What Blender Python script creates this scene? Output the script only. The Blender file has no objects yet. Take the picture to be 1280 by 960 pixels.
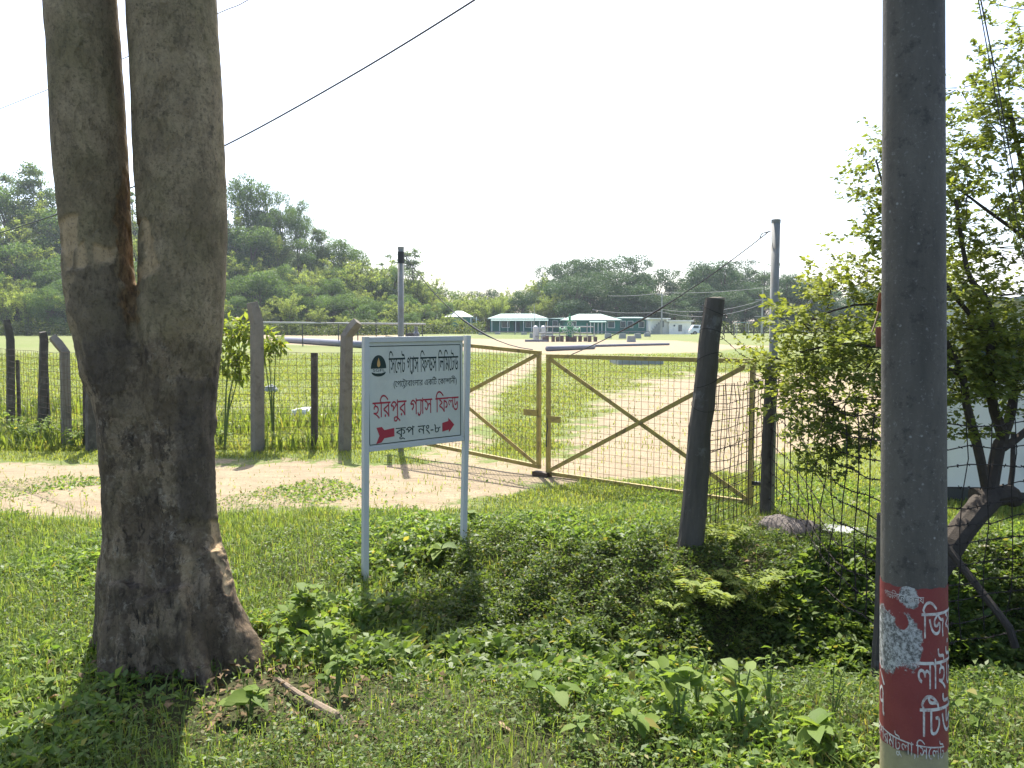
import bpy, bmesh, math, random
import numpy as np
from mathutils import Vector, Matrix, noise as mnoise
from mathutils.geometry import tessellate_polygon, delaunay_2d_cdt
R = math.radians
scn = bpy.context.scene
COL = scn.collection

# ---------------------------------------------------------------- camera, sky, sun, exposure
CAM_H, PITCH, LENS = 1.80, math.atan(76 / 995.6), 28.0
F = LENS / 36 * 1280
cam_d = bpy.data.cameras.new('camera')
cam_d.lens = LENS; cam_d.sensor_width = 36; cam_d.clip_start = 0.05; cam_d.clip_end = 3000
cam = bpy.data.objects.new('camera', cam_d); COL.objects.link(cam)
cam.location = (0, 0, CAM_H); cam.rotation_euler = (R(90) - PITCH, 0, 0)
scn.camera = cam

SUN_EL, SUN_AZ = R(57), R(-9)          # azimuth from +Y, negative = to the left
world = bpy.data.worlds.new('World'); scn.world = world; world.use_nodes = True
wn = world.node_tree
sky = wn.nodes.new('ShaderNodeTexSky'); sky.sky_type = 'NISHITA'; sky.sun_disc = False
sky.sun_elevation = SUN_EL; sky.sun_rotation = SUN_AZ
sky.altitude = 0; sky.air_density = 0.8; sky.dust_density = 2.5; sky.ozone_density = 1.2
wn.nodes['Background'].inputs['Strength'].default_value = 0.15
wn.links.new(sky.outputs[0], wn.nodes['Background'].inputs['Color'])
sun_d = bpy.data.lights.new('sun', 'SUN'); sun_d.energy = 4.8; sun_d.angle = R(0.5); sun_d.color = (1, .955, .88)
sun = bpy.data.objects.new('sun', sun_d); COL.objects.link(sun)
sdir = Vector((math.sin(SUN_AZ) * math.cos(SUN_EL), math.cos(SUN_AZ) * math.cos(SUN_EL), math.sin(SUN_EL)))
sun.rotation_euler = sdir.to_track_quat('Z', 'Y').to_euler(); sun.location = (-10, 40, 60)
vs = scn.view_settings
vs.view_transform = 'Standard'; vs.look = 'None'; vs.gamma = 1; vs.use_curve_mapping = False
vs.exposure = 1.38
scn.cycles.use_denoising = True
scn.cycles.max_bounces = 7; scn.cycles.diffuse_bounces = 3; scn.cycles.transparent_max_bounces = 4
scn.cycles.volume_bounces = 0

# ---------------------------------------------------------------- pixel helpers (photo pixels -> real points)
def ray(px, py):
    a, b = (px - 640) / F, (480 - py) / F
    c, s = math.cos(PITCH), math.sin(PITCH)
    return Vector((a, c + b * s, -s + b * c))
def P(px, py, Y):
    d = ray(px, py); k = Y / d.y
    return Vector((d.x * k, Y, CAM_H + d.z * k))
def G(px, py, z=0.0):
    d = ray(px, py); k = (z - CAM_H) / d.z
    return Vector((d.x * k, d.y * k, z))
def project(V):
    V = np.asarray(V, float); c, s = math.cos(PITCH), math.sin(PITCH)
    y, z = V[:, 1], V[:, 2] - CAM_H
    dep = y * c - z * s; up = y * s + z * c
    return 640 + V[:, 0] / dep * F, 480 - up / dep * F

# ---------------------------------------------------------------- object helpers
def tag(o, label=None, cat=None, group=None, kind=None):
    if label: o['label'] = label
    if cat: o['category'] = cat
    if group: o['group'] = group
    if kind: o['kind'] = kind
    return o
def empty(name, loc, label, cat, group=None, rz=0):
    o = bpy.data.objects.new(name, None); COL.objects.link(o)
    o.empty_display_size = .1; o.location = loc; o.rotation_euler = (0, 0, rz)
    return tag(o, label, cat, group)
def link(name, me, mat=None, parent=None, smooth=False):
    """link a mesh given in world space (or in the parent's space if the parent sits at its base)"""
    o = bpy.data.objects.new(name, me); COL.objects.link(o)
    if mat is not None: me.materials.clear(); me.materials.append(mat)
    if smooth: me.polygons.foreach_set('use_smooth', [True] * len(me.polygons))
    if parent is not None:
        o.parent = parent
        o.matrix_parent_inverse = Matrix.Identity(4)
    return o
def np_mesh(name, V, Q, col=None):
    """V (n,3), Q (m,k) faces all with k corners, col (n,3)"""
    V = np.asarray(V, np.float32); Q = np.asarray(Q, np.int32)
    me = bpy.data.meshes.new(name)
    n, (m, k) = len(V), Q.shape
    me.vertices.add(n); me.vertices.foreach_set('co', V.ravel())
    me.loops.add(m * k); me.loops.foreach_set('vertex_index', Q.ravel())
    me.polygons.add(m); me.polygons.foreach_set('loop_start', np.arange(0, m * k, k, dtype=np.int32))
    me.update(calc_edges=True); me.validate()
    if col is not None:
        a = me.attributes.new('Col', 'FLOAT_COLOR', 'POINT')
        a.data.foreach_set('color', np.c_[col, np.ones(n)].astype(np.float32).ravel())
    return me

class MB:
    """collects solid pieces of ONE mesh"""
    def __init__(s): s.v = []; s.f = []
    def add(s, vs_, fs):
        n = len(s.v); s.v += [tuple(v) for v in vs_]; s.f += [tuple(i + n for i in f) for f in fs]; return s
    def box(s, c, size, rz=0, M=None, taper=1.0):
        x, y, z = (d / 2 for d in size); pts = []
        for sx, sy, sz in ((-1,-1,-1),(1,-1,-1),(1,1,-1),(-1,1,-1),(-1,-1,1),(1,-1,1),(1,1,1),(-1,1,1)):
            t = taper if sz > 0 else 1
            pts.append(Vector((sx * x * t, sy * y * t, sz * z)))
        if M is None: M = Matrix.Rotation(rz, 3, 'Z')
        c = Vector(c)
        return s.add([M @ p + c for p in pts], [(0,3,2,1),(4,5,6,7),(0,1,5,4),(1,2,6,5),(2,3,7,6),(3,0,4,7)])
    def bar(s, a, b, w, h=None, up=Vector((0, 0, 1))):
        a, b = Vector(a), Vector(b); d = (b - a); L = d.length; d.normalize()
        if abs(d.dot(up)) > .98: up = Vector((0, 1, 0))
        x = d.cross(up).normalized(); z = x.cross(d)
        M = Matrix((x, d, z)).transposed()
        return s.box((a + b) / 2, (w, L, h or w), M=M)
    def tube(s, pts, r, n=6, cap=True, wob=0, rnd=None):
        pts = [Vector(p) for p in pts]; m = len(pts)
        rs = [r] * m if not hasattr(r, '__len__') else r
        d = (pts[1] - pts[0]).normalized()
        u = d.cross(Vector((0, 0, 1)) if abs(d.z) < .9 else Vector((0, 1, 0))).normalized()
        ring = []
        for i, p in enumerate(pts):
            t = (pts[min(i + 1, m - 1)] - pts[max(i - 1, 0)])
            if t.length > 1e-9: t.normalize()
            else: t = d
            u = (u - t * u.dot(t)).normalized(); w = t.cross(u)
            for k in range(n):
                a = 2 * math.pi * k / n
                rr = rs[i] * (1 + (rnd.uniform(-wob, wob) if wob else 0))
                ring.append(p + u * math.cos(a) * rr + w * math.sin(a) * rr)
        fs = [(i * n + k, i * n + (k + 1) % n, (i + 1) * n + (k + 1) % n, (i + 1) * n + k) for i in range(m - 1) for k in range(n)]
        if cap: fs += [tuple(range(n))[::-1], tuple((m - 1) * n + k for k in range(n))]
        return s.add(ring, fs)
    def lathe(s, c, prof, n=20):
        c = Vector(c); ring = []
        for r_, z in prof:
            for k in range(n):
                a = 2 * math.pi * k / n; ring.append(c + Vector((r_ * math.cos(a), r_ * math.sin(a), z)))
        m = len(prof)
        fs = [(i * n + k, i * n + (k + 1) % n, (i + 1) * n + (k + 1) % n, (i + 1) * n + k) for i in range(m - 1) for k in range(n)]
        fs += [tuple(range(n))[::-1], tuple((m - 1) * n + k for k in range(n))]
        return s.add(ring, fs)
    def prism(s, pts2, o, ux, uy, n_, t):
        """polygon pts2 in the plane o,ux,uy extruded by t along n_"""
        o, ux, uy, n_ = Vector(o), Vector(ux), Vector(uy), Vector(n_); k = len(pts2)
        a = [o + ux * x + uy * y for x, y in pts2]; b = [p + n_ * t for p in a]
        return s.add(a + b, [tuple(range(k))[::-1], tuple(range(k, 2 * k))] + [(i, (i + 1) % k, k + (i + 1) % k, k + i) for i in range(k)])
    def mesh(s, name, bevel=0):
        me = bpy.data.meshes.new(name); me.from_pydata(s.v, [], s.f); me.update()
        bm = bmesh.new(); bm.from_mesh(me)
        bmesh.ops.recalc_face_normals(bm, faces=bm.faces)
        if bevel:
            bmesh.ops.bevel(bm, geom=[e for e in bm.edges if e.calc_face_angle(0) > .6], offset=bevel, segments=2, affect='EDGES', profile=.6)
        bm.to_mesh(me); bm.free(); return me
    def build(s, name, mat, parent=None, bevel=0, smooth=False):
        me = s.mesh(name, bevel)
        if parent is not None and parent.type == 'EMPTY' or parent is not None:
            me.transform(world_of(parent).inverted())
        return link(name, me, mat, parent, smooth)
def world_of(o):
    M = Matrix.LocRotScale(o.location, o.rotation_euler, o.scale)
    return M if o.parent is None else world_of(o.parent) @ M
def add_np(name, me, mat, parent=None, smooth=False):
    if parent is not None: me.transform(world_of(parent).inverted())
    return link(name, me, mat, parent, smooth)
def copy_tree(o, parent=None):
    c = o.copy(); COL.objects.link(c)
    if parent is not None: c.parent = parent
    for ch in o.children: copy_tree(ch, c)
    return c

# ---------------------------------------------------------------- material helpers
class MT:
    def __init__(s, name, rough=.7, spec=.3, metal=0):
        s.m = bpy.data.materials.new(name); s.m.use_nodes = True; s.nt = s.m.node_tree
        s.b = s.nt.nodes['Principled BSDF']; s.out = s.nt.nodes['Material Output']
        s.b.inputs['Roughness'].default_value = rough; s.b.inputs['Specular IOR Level'].default_value = spec
        s.b.inputs['Metallic'].default_value = metal; s._tc = None
    def n(s, t, **k):
        nd = s.nt.nodes.new('ShaderNode' + t)
        for a, v in k.items(): setattr(nd, a, v)
        return nd
    def l(s, a, b): s.nt.links.new(a, b)
    def co(s, what='Object', scale=None):
        if s._tc is None: s._tc = s.n('TexCoord')
        o = s._tc.outputs[what]
        if scale is not None:
            mp = s.n('Mapping'); mp.inputs['Scale'].default_value = scale; s.l(o, mp.inputs['Vector']); return mp.outputs[0]
        return o
    def noise(s, scale, detail=4, rough=.55, vec=None, dist=0, out=0):
        nd = s.n('TexNoise'); nd.inputs['Scale'].default_value = scale; nd.inputs['Detail'].default_value = detail
        nd.inputs['Roughness'].default_value = rough; nd.inputs['Distortion'].default_value = dist
        s.l(vec if vec is not None else s.co(), nd.inputs['Vector']); return nd.outputs[out]
    def cn(s, scale, lo=.38, hi=.62, detail=8, rough=.7, vec=None, dist=0):
        return s.ramp(s.noise(scale, detail, rough, vec, dist), [(lo, 0), (hi, 1)])
    def vor(s, scale, vec=None, feature='F1', out=0):
        nd = s.n('TexVoronoi', feature=feature); nd.inputs['Scale'].default_value = scale
        s.l(vec if vec is not None else s.co(), nd.inputs['Vector']); return nd.outputs[out]
    def ramp(s, fac, stops, interp='LINEAR'):
        nd = s.n('ValToRGB'); cr = nd.color_ramp; cr.interpolation = interp
        while len(cr.elements) < len(stops): cr.elements.new(.5)
        for e, (p, c) in zip(cr.elements, stops):
            e.position = p; e.color = (*c, 1) if hasattr(c, '__len__') else (c, c, c, 1)
        s.l(fac, nd.inputs[0]); return nd.outputs[0]
    def mix(s, fac, a, b, mode='MIX'):
        nd = s.n('Mix', data_type='RGBA', blend_type=mode)
        for i, v in ((0, fac), (6, a), (7, b)):
            if hasattr(v, 'links') or hasattr(v, 'is_output'): s.l(v, nd.inputs[i])
            elif i == 0: nd.inputs[0].default_value = v
            else: nd.inputs[i].default_value = (*v, 1)
        return nd.outputs[2]
    def math(s, op, a, b=0.0, clamp=False):
        nd = s.n('Math', operation=op, use_clamp=clamp)
        for i, v in ((0, a), (1, b)):
            if hasattr(v, 'is_output'): s.l(v, nd.inputs[i])
            else: nd.inputs[i].default_value = v
        return nd.outputs[0]
    def attr(s, name, out='Color'): return s.n('Attribute', attribute_name=name).outputs[out]
    def sep(s, v):
        nd = s.n('SeparateXYZ'); s.l(v, nd.inputs[0]); return nd.outputs
    def base(s, c):
        if hasattr(c, 'is_output'): s.l(c, s.b.inputs['Base Color'])
        else: s.b.inputs['Base Color'].default_value = (*c, 1)
        return s
    def bump(s, h, strength=.5, dist=.01):
        nd = s.n('Bump'); nd.inputs['Strength'].default_value = strength; nd.inputs['Distance'].default_value = dist
        s.l(h, nd.inputs['Height']); s.l(nd.outputs[0], s.b.inputs['Normal']); return s
    def translucent(s, color, fac):
        t = s.n('BsdfTranslucent'); mx = s.n('MixShader'); mx.inputs[0].default_value = fac
        if hasattr(color, 'is_output'): s.l(color, t.inputs[0])
        else: t.inputs[0].default_value = (*color, 1)
        s.l(s.b.outputs[0], mx.inputs[1]); s.l(t.outputs[0], mx.inputs[2]); s.l(mx.outputs[0], s.out.inputs['Surface']); return s

def plain(name, c, rough=.7, spec=.3, metal=0, var=.25, scale=6, bump=0, dirt=None, dscale=3):
    m = MT(name, rough, spec, metal)
    nz_ = m.noise(scale, 6, .6)
    col = m.mix(nz_, tuple(v * (1 - var) for v in c), tuple(min(1, v * (1 + var)) for v in c))
    if dirt:
        d = m.ramp(m.noise(dscale, 8, .65, dist=.4), [(.5, 0), (.68, 1)])
        col = m.mix(m.math('MULTIPLY', d, .8), col, dirt)
    m.base(col)
    if bump: m.bump(m.noise(scale * 4, 6, .65), .6, bump)
    return m.m
def leafmat(name, tint, trans=.42, spec=.35, rough=.5):
    m = MT(name, rough, spec)
    c = m.mix(1.0, m.attr('Col'), tint, 'MULTIPLY')
    m.base(c)
    m.translucent(m.mix(1.0, c, (1.5, 1.45, .75), 'MULTIPLY'), trans)
    return m.m

def nz(x, y, s, seed):
    r = np.random.RandomState(seed); o = 0
    for i in range(7):
        a = r.uniform(0, 6.283); k = s * r.uniform(.6, 1.7)
        o = o + np.sin(x * k * math.cos(a) + y * k * math.sin(a) + r.uniform(0, 6.283))
    return o / 7 * 1.6
def sstep(a, b, x):
    t = np.clip((x - a) / (b - a), 0, 1); return t * t * (3 - 2 * t)

# ---------------------------------------------------------------- terrain
def hill_z(x, y):
    A = np.interp(x, [-400, -130, -96, -62, -51, -41, -30, -18, -6], [14, 17, 18, 20, 19, 15, 8, 3, 0])
    return A * sstep(124, 165, y)
def gz(x, y):
    x = np.asarray(x, float); y = np.asarray(y, float)
    z = .018 * nz(x, y, 1.1, 3) + .012 * nz(x, y, 3.2, 4)
    near = sstep(14, 10, y)
    z = z * (.35 + .65 * near)
    # ditch in front of the gate
    dep = np.interp(x, [-1.7, -1.1, -.3, .9, 1.8, 3.2, 6], [0, .10, .24, .46, .66, .72, .7])
    yc = 4.75 + .06 * nz(x, 0 * x, 1.3, 8)
    k = sstep(-.2, .9, x); ya, yb = 6.75 - .65 * k, 4.95 - .1 * k
    tq = np.clip((y - ya) / (yb - ya), 0, 1); far = tq * tq * (3 - 2 * tq)
    prof = np.where(y > 4.85, far, sstep(3.62, 4.6, y))
    z = z - dep * prof
    # raised lip beside sign and bank
    z = z + .06 * np.exp(-((y - 6.9) / .6) ** 2) * sstep(-1.6, -.4, x) * sstep(3, 1.5, x)
    z = z + .05 * np.exp(-((y - 3.3) / .5) ** 2) * sstep(-.5, .5, x)
    # mound round the big tree
    z = z + .05 * np.exp(-(((x + 1.72) / .8) ** 2 + ((y - 4.2) / .6) ** 2))
    # grassy berm in front of the far buildings
    z = z + .5 * np.exp(-((y - 104) / 4) ** 2) * sstep(-42, -30, x) * sstep(40, 26, x) * (.7 + .4 * nz(x, y, .16, 12))
    return z
def gz1(x, y): return float(gz(np.array([x]), np.array([y]))[0])

def poly_sd(x, y, poly):
    """signed distance, positive inside"""
    p = np.array(poly, float); d = np.full(x.shape, 1e9); ins = np.zeros(x.shape, bool)
    for i in range(len(p)):
        a, b = p[i - 1], p[i]; e = b - a
        t = np.clip(((x - a[0]) * e[0] + (y - a[1]) * e[1]) / (e @ e), 0, 1)
        d = np.minimum(d, np.hypot(x - a[0] - t * e[0], y - a[1] - t * e[1]))
        c = ((a[1] > y) != (b[1] > y))
        with np.errstate(divide='ignore', invalid='ignore'):
            xi = a[0] + (y - a[1]) * e[0] / e[1]
        ins ^= c & (x < xi)
    return np.where(ins, d, -d)
TRACK = [(-60, 7.9), (-6, 7.2), (-2, 7.25), (-.8, 7.5), (-.2, 8.2), (.35, 8.75), (1.0, 8.8), (1.7, 8.9), (2.3, 9.5), (4, 11), (7, 12.2), (15, 14),
         (17, 30), (6.2, 29), (2.7, 20.5), (1.7, 16.2), (.95, 12.6), (.5, 10.9), (-.4, 10.1), (-1.5, 10.25), (-3, 10.3), (-6, 10.3), (-60, 12)]
PATH = [(-1.2, 10.2), (-1.5, 14), (-1.25, 19), (-.6, 27), (.2, 36), (.9, 46), (2.4, 46), (1.4, 36), (.5, 27), (-.35, 19), (-.5, 14), (-.2, 10.2)]
PAD = [(-46, 122), (-21, 67), (-12, 61), (-3, 51), (3, 45), (12, 50), (20, 62), (17, 84), (2, 90), (-10, 96), (-22, 122)]
def dirt_masks(x, y):
    w = np.clip(y * .05, .3, 4)
    j = nz(x, y, 2.1, 21) * .30 + nz(x, y, 6.0, 22) * .22
    jf = nz(x, y, .35, 23) * 1.2
    tr = np.clip(.5 + (poly_sd(x, y, TRACK) + j * np.clip(y * .12, .6, 3)) / (2 * w), 0, 1)
    pa = np.clip(.5 + (poly_sd(x, y, PATH) + j * .6) / 1.2, 0, 1)
    pd = np.clip(.5 + (poly_sd(x, y, PAD) + jf) / 4, 0, 1)
    return tr, pa, pd
def dirt_at(x, y):
    return np.max(dirt_masks(x, y), 0)

def axis(lo, hi, c0, c1, d0, grow):
    a = list(np.arange(c0, c1, d0)); d = d0
    while a[-1] < hi: d *= grow; a.append(a[-1] + d)
    d = d0; b = []
    v = c0
    while v > lo: d *= grow; v -= d; b.append(v)
    return np.array(b[::-1] + a)
gx = axis(-420, 420, -6.2, 5.6, .065, 1.055); gy = axis(-30, 420, 1.8, 13, .065, 1.04)
X, Y_ = np.meshgrid(gx, gy); X = X.ravel(); Y_ = Y_.ravel()
Z = gz(X, Y_)
tr, pa, pd = dirt_masks(X, Y_)
dirt = np.maximum.reduce([tr, pa, pd])
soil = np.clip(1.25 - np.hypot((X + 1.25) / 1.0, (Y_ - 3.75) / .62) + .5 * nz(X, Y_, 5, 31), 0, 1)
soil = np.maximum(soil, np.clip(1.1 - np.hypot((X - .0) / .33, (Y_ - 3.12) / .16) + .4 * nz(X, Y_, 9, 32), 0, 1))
dry = np.clip(.5 * nz(X, Y_, .22, 33) + .55 * sstep(40, 22, Y_) * sstep(11, 17, Y_) * sstep(0, 4, X) + .25 * sstep(30, 60, Y_) + .2 * sstep(1.5, 0, np.abs(Y_ - 7.0)), 0, 1)
nx_, ny_ = len(gx), len(gy)
ii = np.arange(nx_ * ny_).reshape(ny_, nx_)
Q = np.stack([ii[:-1, :-1], ii[:-1, 1:], ii[1:, 1:], ii[1:, :-1]], -1).reshape(-1, 4)
gcol = np.c_[dirt, soil, dry]
fm = np.stack([m[Q].mean(1) for m in (tr, pa, pd)], 1)
which = np.where(fm.max(1) > .5, fm.argmax(1) + 1, 0)

g = MT('ground', .95, .15)
at = g.sep(g.attr('Col'))
fine = g.noise(34, 8, .7); mid = g.noise(3.2, 6, .6); big = g.noise(.22, 5, .6)
blotch = g.ramp(g.noise(11, 6, .7), [(.38, 0), (.62, 1)])
grassc = g.mix(mid, (.085, .125, .03), (.17, .21, .055))
grassc = g.mix(g.ramp(big, [(.35, 0), (.65, 1)]), grassc, (.13, .15, .05))
grassc = g.mix(g.math('MULTIPLY', at[2], .75), grassc, g.mix(fine, (.165, .165, .07), (.235, .21, .105)))
grassc = g.mix(g.math('MULTIPLY', blotch, .25), grassc, (.07, .09, .03))
dirtc = g.mix(g.cn(3.2, .35, .65), (.24, .188, .112), (.325, .262, .165))
dirtc = g.mix(g.math('MULTIPLY', g.cn(2.4, .50, .60, 8, .7, g.co('Object', (.45, 2.6, 1))), .6), dirtc, (.185, .14, .088))
dirtc = g.mix(g.ramp(fine, [(.42, 0), (.66, 1)]), dirtc, (.215, .17, .12))
dm = g.math('ADD', at[0], g.math('ADD', g.math('MULTIPLY', g.math('SUBTRACT', g.noise(6.5, 8, .75), .5), 1.7), g.math('MULTIPLY', g.math('SUBTRACT', g.noise(1.3, 5, .65), .56), 1.5)))
c = g.mix(g.ramp(dm, [(.42, 0), (.62, 1)]), grassc, dirtc)
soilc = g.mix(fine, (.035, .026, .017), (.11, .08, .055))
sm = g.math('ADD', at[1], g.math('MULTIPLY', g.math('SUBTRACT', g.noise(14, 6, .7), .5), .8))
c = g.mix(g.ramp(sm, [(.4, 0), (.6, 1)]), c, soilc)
# earth under the near plants is dark humus
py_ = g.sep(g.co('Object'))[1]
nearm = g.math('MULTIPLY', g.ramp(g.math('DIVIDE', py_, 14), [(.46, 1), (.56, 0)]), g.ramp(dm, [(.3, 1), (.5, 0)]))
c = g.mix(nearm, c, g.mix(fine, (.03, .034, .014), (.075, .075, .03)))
g.base(c); g.bump(g.math('ADD', g.noise(22, 8, .75), g.math('MULTIPLY', mid, .6)), .7, .03)
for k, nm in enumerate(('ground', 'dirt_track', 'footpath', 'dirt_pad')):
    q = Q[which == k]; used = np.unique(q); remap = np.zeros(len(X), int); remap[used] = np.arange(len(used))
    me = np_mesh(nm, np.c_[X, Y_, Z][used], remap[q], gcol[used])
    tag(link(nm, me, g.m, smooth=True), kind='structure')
# wooded hill behind the field
hx = np.linspace(-330, 20, 90); hy = np.linspace(108, 330, 60)
HX, HY = np.meshgrid(hx, hy); HX = HX.ravel(); HY = HY.ravel()
HZ = hill_z(HX, HY) + .5 * nz(HX, HY, .2, 41) * sstep(114, 130, HY) - .12
hi = np.arange(90 * 60).reshape(60, 90)
HQ = np.stack([hi[:-1, :-1], hi[:-1, 1:], hi[1:, 1:], hi[1:, :-1]], -1).reshape(-1, 4)
hm = MT('hill_earth', .95, .1); hm.base(hm.mix(hm.noise(.3, 6), (.03, .045, .015), (.07, .10, .03)))
tag(link('hill', np_mesh('hill', np.c_[HX, HY, HZ], HQ), hm.m, smooth=True), kind='structure')
# the humid air
hz = bpy.data.materials.new('humid_air'); hz.use_nodes = True
hz.node_tree.nodes.remove(hz.node_tree.nodes['Principled BSDF'])
pv = hz.node_tree.nodes.new('ShaderNodeVolumePrincipled')
pv.inputs['Color'].default_value = (.80, .90, 1, 1); pv.inputs['Density'].default_value = .0003; pv.inputs['Anisotropy'].default_value = .35
hz.node_tree.links.new(pv.outputs[0], hz.node_tree.nodes['Material Output'].inputs['Volume'])
tag(MB().box((0, 198, 22), (900, 500, 50)).build('haze', hz), 'pale humid haze filling the air over the field', 'haze', kind='stuff')

# ---------------------------------------------------------------- materials
M = {}
M['white_paint'] = plain('white_paint', (.47, .48, .46), .45, .4, var=.05, scale=4, dirt=(.45, .46, .42), dscale=5)
M['board'] = plain('board_paint', (.50, .51, .44), .4, .4, var=.05, scale=3, dirt=(.43, .44, .38), dscale=4)
M['sign_green'] = plain('dark_green_lettering', (.012, .03, .024), .5, .3)
M['sign_red'] = plain('red_lettering', (.34, .03, .045), .5, .3, var=.1)
M['gold'] = plain('gold_paint', (.50, .30, .10), .5, .3)
M['yellow_gate'] = plain('old_yellow_paint', (.30, .23, .06), .55, .35, var=.2, scale=9, dirt=(.11, .07, .04), dscale=11)
M['rusty_wire'] = plain('rusty_wire', (.07, .05, .035), .7, .3, .3, var=.3, scale=14)
M['dark_wire'] = plain('dark_wire', (.035, .03, .026), .9, .1, 0, var=.3, scale=14)
M['gate_wire'] = plain('yellowed_wire', (.13, .10, .045), .6, .3, .2, var=.3, scale=14)
M['concrete_post'] = plain('old_concrete', (.20, .18, .145), .9, .2, var=.3, scale=12, bump=.01, dirt=(.10, .09, .075), dscale=6)
M['dark_post'] = plain('blackened_concrete', (.075, .066, .056), .9, .2, var=.4, scale=12, bump=.012, dirt=(.16, .145, .12), dscale=6)
M['steel_pipe'] = plain('galvanised_pipe', (.25, .25, .225), .6, .3, 0, var=.15, scale=7, dirt=(.2, .17, .13), dscale=6)
M['cable'] = plain('cable', (.04, .042, .045), .5, .4)
M['black_metal'] = plain('black_metal', (.03, .03, .03), .5, .4)
M['green_wall'] = plain('green_wall', (.03, .17, .135), .7, .3, var=.12, scale=.8)
M['pale_roof'] = plain('pale_tin_roof', (.15, .25, .22), .5, .3, 0, var=.08, scale=.6)
M['white_wall'] = plain('white_wall', (.82, .81, .76), .7, .3, var=.06, scale=.6, dirt=(.52, .54, .53), dscale=.8)
M['window_dark'] = plain('window_glass', (.05, .08, .09), .15, .5)
M['pipe_blue'] = plain('bluish_pipe', (.15, .155, .185), .6, .3, .1)
M['concrete'] = plain('grey_concrete', (.26, .27, .26), .9, .2, var=.25, scale=3, bump=.02)
M['wellhead_green'] = plain('wellhead_green', (.06, .26, .11), .5, .4)
M['pale_pole'] = plain('pale_pole', (.32, .32, .30), .8, .2)
M['foliage'] = leafmat('foliage', (1.25, 1.2, 1.15), .45, .18, .6)
M['far_foliage'] = leafmat('far_foliage', (1.15, 1.1, 1), .45, .2, .6)
M['backlit_far_foliage'] = leafmat('backlit_far_foliage', (.80, .86, .95), .22, .2, .6)  # far foliage again, darker and cooler: backlit shade put into the leaf colour
M['cover'] = leafmat('ground_leaves', (1.14, 1.12, 1.1), .48, .3, .5)
M['bark'] = plain('far_bark', (.10, .08, .055), .95, .1)
M['dark_bark'] = plain('dark_bark', (.06, .05, .04), .95, .15, var=.4, scale=20, bump=.01)
M['stem'] = plain('green_stem', (.10, .15, .04), .7, .3)
M['dead_wood'] = plain('dead_wood', (.20, .155, .11), .9, .2, var=.35, scale=18, bump=.008)
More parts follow.
